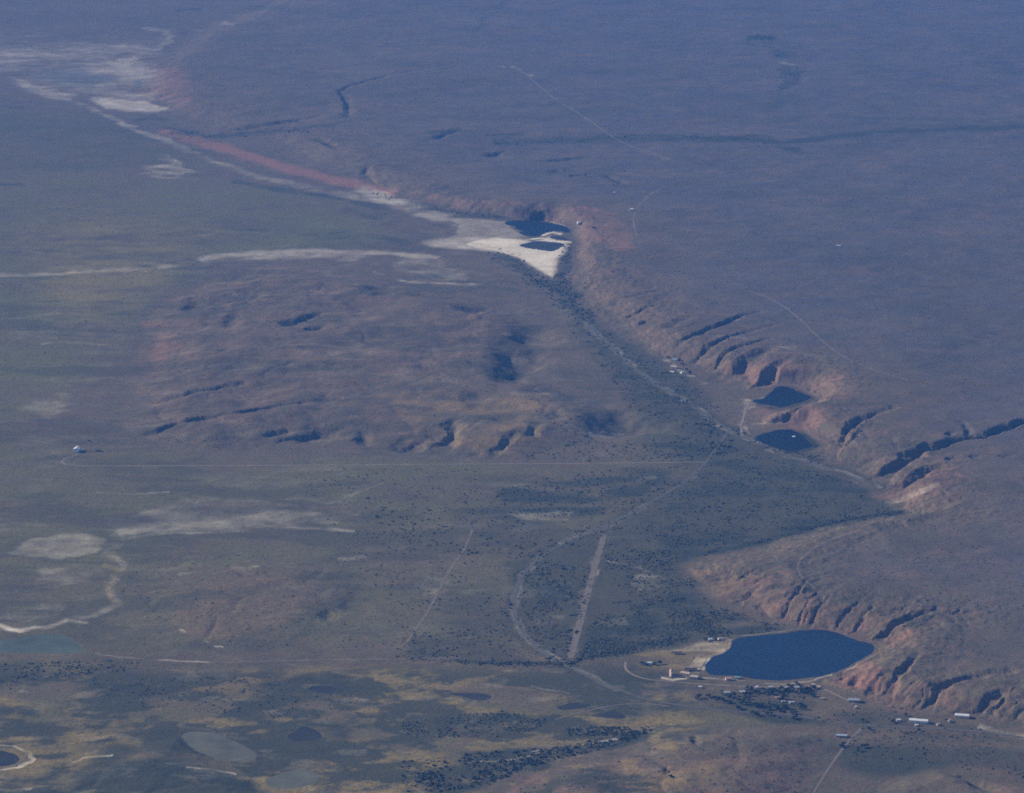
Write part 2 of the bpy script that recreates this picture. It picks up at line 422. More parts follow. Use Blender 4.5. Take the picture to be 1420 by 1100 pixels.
P('dark', .35, [(-110, 150), (100, 150), (180, 165), (300, 195), (260, 235), (100, 240), (-110, 240)], 30, mod=2)
P('dark', .75, [(120, 940), (250, 935), (350, 945), (330, 975), (160, 975), (80, 965)], 18, mod=1)
P('dark', .8, [(-40, 920), (200, 915), (190, 928), (60, 940), (-60, 950)], 12, mod=1)
P('dark', .85, [(110, 1070), (150, 1035), (230, 1012), (260, 1040), (290, 1060), (360, 1083), (380, 1110), (60, 1130)], 18, mod=2)
P('dark', .8, [(345, 970), (360, 950), (410, 935), (460, 930), (520, 945), (520, 970), (450, 980), (380, 985)], 15, mod=1)
P('dark', .8, [(380, 1000), (470, 1000), (500, 1030), (470, 1050), (380, 1045)], 20, mod=1)
P('dark', .9, [(555, 1003), (620, 992), (700, 985), (760, 997), (740, 1015), (700, 1022), (600, 1024), (560, 1018)], 12, mod=1)
P('dark', .9, [(640, 1045), (700, 1040), (780, 1035), (900, 1008), (910, 1015), (860, 1035), (740, 1062), (680, 1090), (610, 1110), (560, 1075), (630, 1062)], 10, mod=1)
P('dark', .7, [(780, 1010), (820, 1008), (905, 1008), (880, 1022), (790, 1022)], 8, mod=1)
P('dark', .7, [(1160, 1035), (1260, 1030), (1440, 1040), (1440, 1080), (1340, 1066), (1220, 1085), (1150, 1060)], 25, mod=2)
P('dark', .55, [(1150, 985), (1240, 980), (1330, 1000), (1420, 1030), (1300, 1030), (1180, 1010)], 18, mod=1)
P('dark', .8, [(960, 960), (1050, 955), (1140, 958), (1130, 985), (1160, 1005), (1060, 1000), (980, 980)], 10, mod=1)
P('dark', .5, [(140, 425), (215, 430), (210, 445), (150, 452), (100, 440)], 12)
for q, w, v in [([(690, 198), (760, 195), (830, 192), (900, 190), (960, 191), (1010, 191), (1060, 193), (1100, 207)], 10, .95),
                ([(860, 196), (920, 193), (1000, 193)], 9, .9), ([(1000, 192), (1060, 195), (1110, 197)], 6, .7), ([(1090, 198), (1140, 192), (1180, 187), (1220, 182), (1300, 180), (1400, 178), (1500, 176)], 8, .85), ([(1120, 175), (1220, 172), (1330, 176), (1440, 170)], 7, .35),
                ([(1150, 163), (1250, 165), (1350, 168), (1440, 160)], 3, .4), ([(1090, 210), (1130, 212)], 3, .4),
                ([(590, 183), (645, 180)], 4, .6), ([(675, 188), (715, 186)], 4, .6), ([(1040, 60), (1065, 52)], 12, .85), ([(1075, 72), (1098, 68)], 9, .8),
                ([(1085, 95), (1095, 115), (1112, 98), (1100, 112)], 7, .8), ([(1070, 135), (1100, 118)], 4, .4), ([(1030, 145), (1100, 142)], 8, .3),
                ([(655, 50), (675, 25), (705, -5)], 2, .5), ([(1030, 30), (1050, 15), (1080, 5)], 4, .3),
                ([(370, 260), (420, 268), (480, 275), (520, 290)], 8, .7), ([(240, 185), (290, 190), (330, 186), (420, 180)], 5, .8), ([(190, 165), (215, 163), (240, 172)], 6, .7),
                ([(520, 270), (580, 288), (650, 298), (700, 303)], 4, .8), ([(480, 290), (540, 310), (600, 330), (560, 340)], 8, .5), ([(440, 330), (500, 325), (560, 335)], 7, .6), ([(420, 328), (480, 322)], 7, .6),
                ([(690, 352), (720, 370), (740, 388), (765, 398), (800, 430), (815, 445)], 12, .9), ([(790, 345), (782, 370), (778, 395), (800, 410)], 7, .9),
                ([(590, 385), (625, 381)], 4, .8), ([(570, 370), (620, 385), (680, 398), (760, 410)], 6, .5), ([(110, 376), (170, 372), (240, 366), (300, 358)], 3, .7), ([(310, 318), (370, 320)], 5, .6),
                ([(195, 440), (212, 438)], 3, .9), ([(-20, 255), (25, 256)], 5, .7), ([(-20, 147), (30, 148)], 3, .7), ([(245, 15), (280, 12)], 4, .7), ([(345, 12), (395, 10)], 5, .7), ([(255, 45), (285, 44)], 3, .8),
                ([(120, 627), (128, 627)], 2, .6), ([(60, 640), (200, 636), (280, 636)], 7, .35), ([(240, 676), (290, 674), (315, 682)], 5, .7),  # first stroke paints the cast shadow of the ranch house
                ([(385, 720), (420, 716), (480, 715)], 4, .6), ([(925, 875), (1010, 862)], 6, .5), ([(940, 555), (970, 572), (990, 595), (984, 635)], 7, .6),
                ([(1180, 690), (1215, 705), (1250, 715)], 10, .8), ([(1100, 500), (1180, 520), (1250, 530)], 7, .3), ([(940, 778), (1030, 760), (1100, 740), (1170, 722), (1250, 712)], 4, .9),
                ([(1128, 1100), (1150, 1065), (1175, 1035)], 4, .6), ([(420, 932), (470, 930), (560, 925)], 3, .5), ([(640, 918), (780, 921), (800, 918), (900, 893)], 3, .9),
                ([(500, 790), (460, 795)], 6, .3), ([(600, 845), (660, 850), (700, 852)], 4, .5), ([(470, 840), (510, 830), (540, 850)], 7, .5)]:
    P('dark', v, q, 4, 'line', w, mod=0 if q[0][0] > 1080 and q[0][1] < 200 and q[0][1] > 150 else 1)
LOOP = [(972, 650), (945, 672), (915, 690), (885, 707), (845, 727), (805, 745), (775, 757), (748, 773), (724, 797), (712, 824), (713, 850), (724, 876), (748, 901), (782, 922), (820, 940), (855, 956)]
P('dark', .85, LOOP[7:], 5, 'line', 17); P('pale', .32, LOOP[7:], 2.5, 'line', 7, mod=0)
P('dark', .6, LOOP[:8], 6, 'line', 15); P('pale', .2, LOOP[:8], 3, 'line', 7, mod=2)
UPR = [(815, 450), (840, 474), (880, 512), (935, 546), (970, 568), (1000, 590), (1070, 624), (1120, 641), (1180, 660), (1216, 676)]
P('dark', .8, UPR, 5, 'line', 15); P('pale', .36, UPR, 3, 'line', 6)
P('dark', .6, [(846, 742), (834, 775), (826, 812), (816, 850), (806, 885), (798, 913)], 5, 'line', 14)
P('pale', .28, [(838, 742), (828, 775), (818, 812), (808, 850), (799, 885), (791, 913)], 4, 'line', 8)
P('dark', .5, [(1132, 818), (1120, 808), (1109, 796), (1106, 783), (1119, 767), (1150, 748)], 3, 'line', 9)
P('dark', .95, [(1025, 58), (1045, 48), (1070, 47), (1078, 58), (1066, 68), (1045, 64)], 6, mod=1); P('dark', .9, [(1070, 68), (1090, 62), (1103, 70), (1098, 82), (1078, 80)], 6, mod=1)
P('dark', .9, [(1083, 96), (1100, 92), (1118, 96), (1112, 112), (1096, 124), (1078, 132), (1086, 112)], 6, mod=1); P('dark', .4, [(1020, 150), (1100, 130), (1130, 142), (1060, 156)], 12, mod=0)
P('dark', .55, [(690, 199), (760, 196), (860, 193), (960, 192), (1060, 195)], 5, 'line', 9, mod=0)
for q, w_, v_ in [([(330, 252), (380, 262), (440, 270), (500, 280), (530, 290)], 6, .7), ([(500, 262), (560, 280), (640, 294), (705, 302)], 3, .7), ([(225, 176), (290, 189), (330, 187), (420, 180), (470, 170)], 4, .65),
                  ([(478, 128), (484, 145), (478, 162)], 5, .7), ([(485, 124), (540, 110), (620, 97)], 3, .5), ([(595, 183), (645, 180)], 4, .8), ([(675, 189), (720, 186)], 4, .7), ([(755, 224), (815, 219)], 4, .55), ([(760, 240), (812, 234)], 4, .6),
                  ([(680, 216), (705, 214)], 3, .8), ([(440, 194), (465, 206)], 3, .7), ([(505, 232), (506, 246)], 3, .6), ([(180, 186), (240, 200), (300, 216)], 4, .5), ([(845, 248), (864, 256)], 3, .6)]:
    P('dark', v_, q, 4, 'line', w_, mod=2)  # shade of shallow gullies painted dark, along with scrub by the channel
P('dark', .9, [(1036, 556), (1058, 549), (1072, 534), (1098, 533), (1116, 545), (1138, 551), (1120, 560), (1083, 570), (1048, 563)], 5, mod=1)  # dark rings round the two sinkhole pools
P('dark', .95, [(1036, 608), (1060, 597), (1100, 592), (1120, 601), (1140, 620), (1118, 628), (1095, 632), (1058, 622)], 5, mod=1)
# --- red clay
P('red', 0.58, [(778, 286), (820, 284), (852, 296), (875, 318), (882, 345), (850, 350), (820, 330), (800, 310)], 8, mod=1)
P('red', 0.32, [(560, 262), (640, 276), (720, 276), (780, 282), (780, 300), (700, 298), (600, 285)], 10, mod=1)
P('red', 0.13, [(800, 350), (880, 345), (900, 400), (960, 420), (1060, 440), (1180, 510), (1210, 560), (1180, 640), (1100, 600), (1020, 500), (900, 460), (830, 420)], 30, mod=1)
P('red', 1.0, [(230, 184), (300, 203), (360, 221), (400, 234), (450, 247), (500, 258), (540, 268)], 8, 'line', 11, mod=0)
P('red', 0.50, [(195, 112), (215, 88), (245, 80), (262, 110), (272, 140), (240, 150), (205, 130)], 12)
P('red', 0.6, [(200, 445), (230, 440), (256, 468), (250, 500), (225, 515), (205, 500), (210, 470)], 10)
P('red', 0.42, [(1000, 520), (1040, 495), (1090, 495), (1150, 505), (1190, 520), (1180, 545), (1150, 560), (1140, 600), (1150, 625), (1120, 600), (1040, 590), (1060, 545)], 12)
P('red', 0.72, [(1160, 515), (1163, 528), (1158, 546)], 5, 'line', 6)
P('red', 0.65, [(1148, 520), (1165, 512), (1182, 530), (1168, 548), (1150, 545)], 6)
P('red', 0.50, [(1080, 585), (1130, 566), (1136, 572), (1090, 590)], 3)
P('red', 0.40, [(1220, 690), (1260, 660), (1320, 640), (1340, 660), (1290, 690), (1250, 710)], 10)
P('red', 0.3, [(950, 785), (1010, 790), (1080, 800), (1150, 830), (1230, 850), (1275, 870), (1240, 890), (1190, 890), (1100, 868), (1010, 835)], 10)
P('red', 0.85, [(1190, 860), (1225, 852), (1270, 872), (1255, 888), (1215, 888), (1195, 880)], 6)
P('red', 0.65, [(1148, 948), (1165, 930), (1205, 915), (1225, 925), (1215, 960), (1180, 955)], 8)
P('red', 0.32, [(1200, 965), (1240, 940), (1330, 950), (1350, 985), (1260, 990)], 12)
P('red', 0.15, [(540, 530), (640, 520), (760, 530), (780, 580), (740, 640), (620, 625), (480, 615), (470, 590)], 25)
P('red', 0.14, [(240, 400), (400, 370), (700, 430), (720, 500), (600, 520), (400, 590), (220, 600), (200, 520)], 40, mod=2)
P('red', 0.24, [(230, 880), (255, 820), (300, 785), (400, 790), (440, 815), (420, 860), (330, 890)], 20, mod=2)
P('red', 0.25, [(720, 1100), (830, 1060), (950, 1040), (1130, 1040), (1100, 1120), (700, 1140)], 30, mod=2)
P('red', 0.40, [(700, 1105), (730, 1085), (760, 1070)], 4, 'line', 4)
P('red', 0.43, [(1370, 1090), (1400, 1085), (1420, 1100), (1380, 1110)], 6)
P('red', 0.36, [(1250, 1000), (1330, 1010), (1400, 1012), (1300, 1022), (1220, 1012)], 8)
P('red', 0.29, [(1280, 1040), (1420, 1065), (1420, 1080), (1300, 1060)], 12)
P('red', 0.25, [(880, 205), (900, 212), (930, 225)], 4, 'line', 3)
P('red', 0.25, [(560, 195), (700, 205), (760, 208)], 4, 'line', 5)
# --- dry ochre grass
P('ochre', .8, [(480, 1080), (520, 1060), (580, 1045), (612, 1052), (600, 1075), (560, 1090), (540, 1110), (450, 1130)], 12)
P('ochre', .65, [(520, 975), (560, 965), (640, 972), (680, 980), (600, 988), (540, 990)], 10)
P('ochre', .55, [(640, 1030), (720, 1026), (800, 1024), (860, 1020), (800, 1038), (700, 1040)], 6)
P('ochre', .55, [(340, 985), (400, 980), (440, 995), (400, 1003), (360, 995)], 8)
P('ochre', .45, [(-110, 1010), (60, 1010), (200, 995), (260, 1005), (180, 1020), (100, 1045), (60, 1080), (-110, 1100)], 15)
P('ochre', .5, [(880, 985), (960, 985), (1000, 1000), (950, 1015), (890, 1005)], 12)
P('ochre', .5, [(880, 905), (940, 900), (975, 890), (1008, 886), (1008, 902), (985, 912), (972, 930), (965, 940), (900, 932), (868, 920)], 8)
P('pale', .32, [(165, 748), (152, 768), (172, 790), (150, 812), (163, 838), (130, 852), (95, 858)], 9, 'line', 5)
P('ochre', .65, [(140, 783), (170, 790), (160, 800), (150, 815), (158, 835)], 3, 'line', 4)
P('ochre', .4, [(340, 1040), (375, 1060), (370, 1075), (330, 1070)], 8)
P('ochre', .3, [(180, 920), (360, 925), (500, 935), (430, 945), (200, 945)], 12)
P('ochre', .35, [(530, 550), (640, 540), (760, 545), (750, 620), (690, 638), (620, 615)], 18)
P('ochre', .4, [(150, 470), (300, 320), (100, 290), (20, 320), (60, 420)], 60, mod=2)
P('ochre', .3, [(640, 930), (800, 930), (880, 960), (840, 985), (700, 950), (560, 960)], 20)
P('ochre', .35, [(950, 790), (1000, 785), (1060, 800), (1000, 830)], 10)
# --- salt, gypsum and bare pale silt
P('pale', .62, [(575, 337), (600, 331), (650, 326), (700, 330), (690, 352), (650, 348), (600, 344)], 9, mod=0, sharp=True)
P('pale', 1.0, [(640, 337), (660, 331), (690, 328), (720, 330), (738, 334), (762, 327), (785, 335), (790, 342), (783, 352), (773, 364), (773, 378), (766, 386), (755, 382), (735, 370), (715, 358), (690, 351), (660, 346), (645, 342)], 9, mod=0, sharp=True)
P('pale', .45, [(610, 300), (650, 302), (700, 306), (714, 318), (735, 330), (690, 334), (640, 334), (590, 338), (630, 325), (632, 312)], 6, mod=0, sharp=True)
P('pale', .52, [(505, 266), (560, 285), (600, 299), (645, 314)], 9, 'line', 16, mod=2)
P('pale', .75, [(735, 308), (760, 308), (782, 313)], 1.5, 'line', 1.5, sharp=True)
P('pale', .9, [(752, 326), (765, 322), (776, 324)], 2, 'line', 3, sharp=True)
P('pale', .95, [(725, 333), (750, 330), (770, 333), (790, 336)], 2, 'line', 2, sharp=True)
P('pale', .42, [(20, 108), (70, 130), (130, 152), (200, 184), (250, 204), (320, 232), (380, 250), (440, 264), (530, 281)], 6, 'line', 6, mod=2)
P('pale', .75, [(300, 357), (345, 350), (400, 348), (470, 350), (530, 350), (560, 354), (480, 362), (400, 360), (330, 362)], 8, mod=2)
P('pale', .3, [(560, 352), (620, 362), (670, 392), (600, 386), (540, 372)], 12)
P('pale', .4, [(-40, 384), (60, 380), (120, 377), (200, 373), (300, 360)], 8, 'line', 4, mod=2); P('pale', .5, [(280, 358), (345, 350), (420, 349), (540, 352), (600, 358)], 8, 'line', 6, mod=0)
P('pale', 0.34, [(-110, 60), (60, 68), (150, 71), (150, 80), (80, 86), (-110, 86)], 11, mod=0)
P('pale', 0.44, [(8, 102), (40, 108), (80, 122), (115, 142), (70, 138), (35, 122)], 12, mod=0)
P('pale', 0.50, [(150, 88), (175, 72), (190, 75), (182, 90), (202, 104), (188, 117), (152, 113)], 10, mod=0)
P('pale', 0.64, [(120, 140), (135, 132), (200, 139), (245, 152), (200, 158), (150, 153)], 9, mod=0)
P('pale', 0.32, [(185, 78), (220, 68), (236, 55), (230, 44), (205, 40)], 4, 'line', 6, mod=0)
P('pale', 0.40, [(-60, 45), (100, 55), (230, 50), (215, 120), (240, 150), (120, 140), (20, 105), (-60, 95)], 30, mod=2)
P('pale', .7, [(297, 33), (318, 32)], 3, 'line', 3)
P('pale', .4, [(262, 44), (280, 43)], 3, 'line', 2)
P('pale', .38, [(190, 230), (230, 218), (268, 240), (245, 252), (200, 242)], 10)
P('pale', .42, [(160, 735), (200, 706), (260, 692), (350, 690), (430, 706), (520, 714), (480, 730), (360, 736), (250, 742), (168, 748)], 12, mod=2)
P('pale', .34, [(165, 748), (215, 742), (300, 736), (400, 731), (490, 736)], 6, 'line', 3)
P('pale', .35, [(0, 770), (40, 745), (110, 738), (150, 745), (140, 768), (80, 778)], 8, mod=2)
P('pale', .32, [(50, 785), (110, 782), (135, 790), (120, 808), (50, 820)], 8)
P('pale', .3, [(-20, 860), (0, 840), (80, 830), (100, 845), (40, 865)], 10)
P('pale', .2, [(150, 770), (168, 790), (148, 812), (160, 838)], 8, 'line', 4)
P('pale', .6, [(-40, 862), (0, 868), (28, 874), (60, 868), (95, 858), (120, 862)], 6, 'line', 4)
P('pale', .55, [(132, 906), (160, 911), (205, 912), (255, 916), (300, 919)], 2, 'line', 2.5)
P('pale', .35, [(300, 919), (400, 916), (500, 915), (640, 912)], 2, 'line', 2)
P('pale', .7, [(-30, 1034), (15, 1035), (36, 1044), (39, 1054), (22, 1065), (-30, 1071)], 2, 'line', 4)
P('pale', .5, [(-20, 1096), (40, 1094)], 3, 'line', 4)
P('pale', .65, [(262, 1064), (290, 1067), (325, 1074)], 2, 'line', 3)
P('pale', .5, [(95, 1058), (110, 1050), (150, 1046)], 2, 'line', 3)
P('pale', .4, [(900, 906), (940, 899), (975, 889), (1008, 884), (1012, 890), (1008, 904), (985, 913), (974, 932), (968, 938), (950, 925), (965, 905)], 5)
P('pale', .55, [(1012, 888), (1010, 902), (985, 911), (975, 928)], 2, 'line', 3, sharp=True)
P('pale', .75, [(975, 940), (1020, 943), (1080, 949), (1120, 945), (1152, 936)], 2, 'line', 2.5, sharp=True)
P('pale', .4, [(1150, 937), (1180, 925), (1208, 910)], 2, 'line', 2)
P('pale', .4, [(1012, 882), (1060, 877), (1110, 872)], 2, 'line', 2)
P('pale', .5, [(1355, 1008), (1385, 1013), (1440, 1024)], 2, 'line', 8)
P('pale', .5, [(808, 600), (840, 596), (874, 604), (850, 609), (815, 606)], 4)
P('pale', .38, [(868, 812), (880, 797), (905, 795), (930, 805), (925, 815), (890, 820)], 4)
P('pale', .3, [(845, 778), (880, 785), (900, 795)], 3, 'line', 3)
P('pale', .35, [(670, 945), (690, 938), (710, 940), (700, 955), (680, 958)], 6)
P('pale', .3, [(737, 952), (760, 958), (785, 962)], 2, 'line', 3)
P('pale', .35, [(620, 948), (665, 953)], 2, 'line', 3)
P('pale', .45, [(650, 1058), (710, 1055), (760, 1042)], 2, 'line', 3)
P('pale', .5, [(738, 1042), (800, 1035), (850, 1025)], 2, 'line', 3)
P('pale', .75, [(918, 940), (932, 943), (948, 940)], 2, 'line', 4, mod=0, sharp=True)
P('pale', .5, [(1035, 553), (1042, 562)], 2, 'line', 8)
P('pale', .35, [(1042, 600), (1030, 590), (1034, 575), (1038, 562)], 2, 'line', 4)
P('pale', .6, [(1050, 612), (1070, 619)], 2, 'line', 3)
P('pale', .4, [(1045, 588), (1080, 585)], 2, 'line', 4)
P('pale', .4, [(1230, 700), (1260, 690), (1300, 672)], 6, 'line', 5)
P('pale', .5, [(1075, 545), (1062, 550), (1046, 556)], 2, 'line', 3)
P('pale', .4, [(925, 500), (945, 515), (980, 530)], 3, 'line', 4)
P('pale', .3, [(590, 800), (640, 800), (620, 830), (580, 830)], 12)
P('pale', .3, [(735, 845), (790, 850), (770, 870), (735, 865)], 8)
P('pale', .3, [(830, 862), (870, 855), (880, 868), (840, 872)], 5)
P('pale', .32, [(250, 795), (290, 790), (350, 785)], 3, 'line', 4)
P('pale', .5, [(245, 873), (255, 878)], 3, 'line', 3); P('pale', .6, [(280, 888), (285, 890)], 2, 'line', 2); P('pale', .6, [(298, 897), (306, 897)], 2, 'line', 3)
P('pale', .25, [(60, 478), (90, 474), (150, 478)], 3, 'line', 3)
P('pale', .28, [(20, 560), (100, 545), (140, 560), (60, 580)], 12)
P('pale', .35, [(140, 683), (180, 685), (230, 682)], 2, 'line', 2)
P('pale', .35, [(540, 668), (470, 690)], 3, 'line', 3)
P('pale', .3, [(700, 712), (800, 708), (790, 722), (720, 722)], 6)
P('pale', .35, [(780, 755), (810, 742), (845, 728)], 3, 'line', 6)
P('pale', .3, [(890, 668), (905, 663)], 3, 'line', 8)
P('pale', .5, [(520, 378), (560, 392), (600, 393), (670, 395)], 3, 'line', 3)
P('pale', .5, [(1086, 87), (1096, 90)], 4, 'line', 4)
P('pale', .4, [(690, 92), (700, 92)], 1, 'line', 2); P('pale', .4, [(713, 92), (733, 104)], 1.5, 'line', 3)
P('pale', .5, [(770, 238), (800, 232)], 1, 'line', 1)
P('pale', .3, [(990, 465), (1050, 470), (1130, 495), (1180, 515)], 6, 'line', 5)
P('pale', .28, [(380, 690), (430, 688), (520, 690), (460, 700)], 6)
P('pale', .25, [(480, 775), (500, 772)], 4, 'line', 8)
P('teal', .45, [(40, 98), (110, 92), (150, 108), (130, 125), (90, 118), (50, 108)], 12)
P('teal', .5, [(180, 115), (200, 108), (205, 118), (190, 122)], 6)

# patchwork of dry grass, dark sedge and bare silt in the marsh at the lower left
low = sstep(905, 945, V) * (1 - sstep(900, 1010, Ux - (V - 930) * 0.3)) * (SD < 0)
CH['ochre'] = np.maximum(CH['ochre'], 0.52 * low * sstep(0.02, 0.35, fbm(X * 0.75, Y, 95, 6, 1, 0.68)))
CH['dark'] = np.maximum(CH['dark'], 0.88 * low * sstep(-0.15, 0.2, fbm(X * 0.75, Y, 100, 6, 4, 0.68)))
CH['pale'] = np.maximum(CH['pale'], 0.2 * low * sstep(0.3, 0.55, fbm(X * 0.7, Y, 40, 5, 9, 0.66)))
# thin silt streaks and darker swales over the valley floor on the left
left = (SD < -20) * (1 - sstep(760, 1000, Ux)) * sstep(220, 420, V) * (1 - sstep(880, 930, V))
CH['dark'] = np.maximum(CH['dark'], 0.42 * left * sstep(0.05, 0.4, fbm(X * 0.5, Y, 130, 6, 2, 0.66)))
CH['pale'] = np.maximum(CH['pale'], 0.13 * left * sstep(0.15, 0.5, fbm(X * 0.4, Y, 80, 6, 11, 0.66)))
scr = SD > 60
CH['dark'] = np.maximum(CH['dark'], 0.26 * scr * sstep(0.1, 0.6, fbm(X, Y, 170, 5, 7, 0.65)))
CH['red'] = np.maximum(CH['red'], 0.09 * scr * sstep(0.1, 0.6, fbm(X, Y, 140, 5, 3, 0.65)))
# haze over the right-hand high plain, put into its soil colour as bluish grey
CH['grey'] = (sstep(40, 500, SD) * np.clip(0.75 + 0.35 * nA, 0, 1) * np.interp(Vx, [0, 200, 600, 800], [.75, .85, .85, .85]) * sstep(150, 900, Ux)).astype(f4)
# bare clay and paler rock break out where the scarp is steep
gy, gx = np.gradient(Z)
dX = np.gradient(X, axis=1); dY = np.gradient(Y, axis=0)
slope = np.sqrt((gx / dX) ** 2 + (gy / dY) ** 2)
inview = (Vx > -60) & (Vx < 1180)
near_scarp = sstep(-30, 10, SD) * (1 - sstep(160, 320, SD)) * np.interp(Vx, [150, 280, 330, 1100], [.45, .9, 1, 1])
bare = sstep(0.26, 0.62, slope) * near_scarp * inview * np.clip(0.62 + 0.6 * nC, 0, 1)
CH['red'] = np.maximum(CH['red'], (0.34 * bare).astype(f4))
CH['dark'] *= (1 - 0.6 * bare).astype(f4)

# ------------------------------------------------------------------ node helpers
def new_mat(name):
    m = bpy.data.materials.new(name)
    m.use_nodes = True
    nt = m.node_tree
    nt.nodes.clear()
    out = nt.nodes.new('ShaderNodeOutputMaterial')
    return m, nt, out


def noise_node(nt, vec, scale, detail=4, rough=0.55):
    n = nt.nodes.new('ShaderNodeTexNoise')
    n.inputs['Scale'].default_value = scale
    n.inputs['Detail'].default_value = detail
    n.inputs['Roughness'].default_value = rough
    nt.links.new(vec, n.inputs['Vector'])
    return n.outputs['Fac']


def ramp(nt, fac, a, b, lo=0.0, hi=1.0):
    n = nt.nodes.new('ShaderNodeMapRange')
    n.inputs['From Min'].default_value = a
    n.inputs['From Max'].default_value = b
    n.inputs['To Min'].default_value = lo
    n.inputs['To Max'].default_value = hi
    nt.links.new(fac, n.inputs['Value'])
    return n.outputs['Result']


def mixc(nt, fac, a, b):
    n = nt.nodes.new('ShaderNodeMix')
    n.data_type = 'RGBA'
    for sock, val in ((n.inputs['Factor'], fac), (n.inputs['A'], a), (n.inputs['B'], b)):
        if isinstance(val, tuple):
            sock.default_value = val + (1.0,) if len(val) == 3 else val
        elif isinstance(val, float):
            sock.default_value = val
        else:
            nt.links.new(val, sock)
    return n.outputs['Result']


def mth(nt, op, a, b=None):
    n = nt.nodes.new('ShaderNodeMath')
    n.operation = op
    for i, val in enumerate((a, b)):
        if val is None:
            continue
        if isinstance(val, (int, float)):
            n.inputs[i].default_value = val
        else:
            nt.links.new(val, n.inputs[i])
    return n.outputs[0]


def simple_mat(name, col, rough=0.7, var=0.25, scale=0.8, spec=0.3):
    m, nt, out = new_mat(name)
    b = nt.nodes.new('ShaderNodeBsdfPrincipled')
    tc = nt.nodes.new('ShaderNodeTexCoord')
    f = noise_node(nt, tc.outputs['Object'], scale, 3)
    lo = tuple(c * (1 - var) for c in col)
    hi = tuple(min(1, c * (1 + var)) for c in col)
    nt.links.new(mixc(nt, f, lo, hi), b.inputs['Base Color'])
    b.inputs['Roughness'].default_value = rough
    b.inputs['Specular IOR Level'].default_value = spec
    nt.links.new(b.outputs[0], out.inputs['Surface'])
    return m


def mth_vec(nt, v, off):
    n = nt.nodes.new('ShaderNodeVectorMath'); n.operation = 'ADD'
    nt.links.new(v, n.inputs[0]); n.inputs[1].default_value = off
    return n.outputs[0]


SOIL_A, SOIL_B = (0.168, 0.126, 0.068), (0.082, 0.067, 0.041)


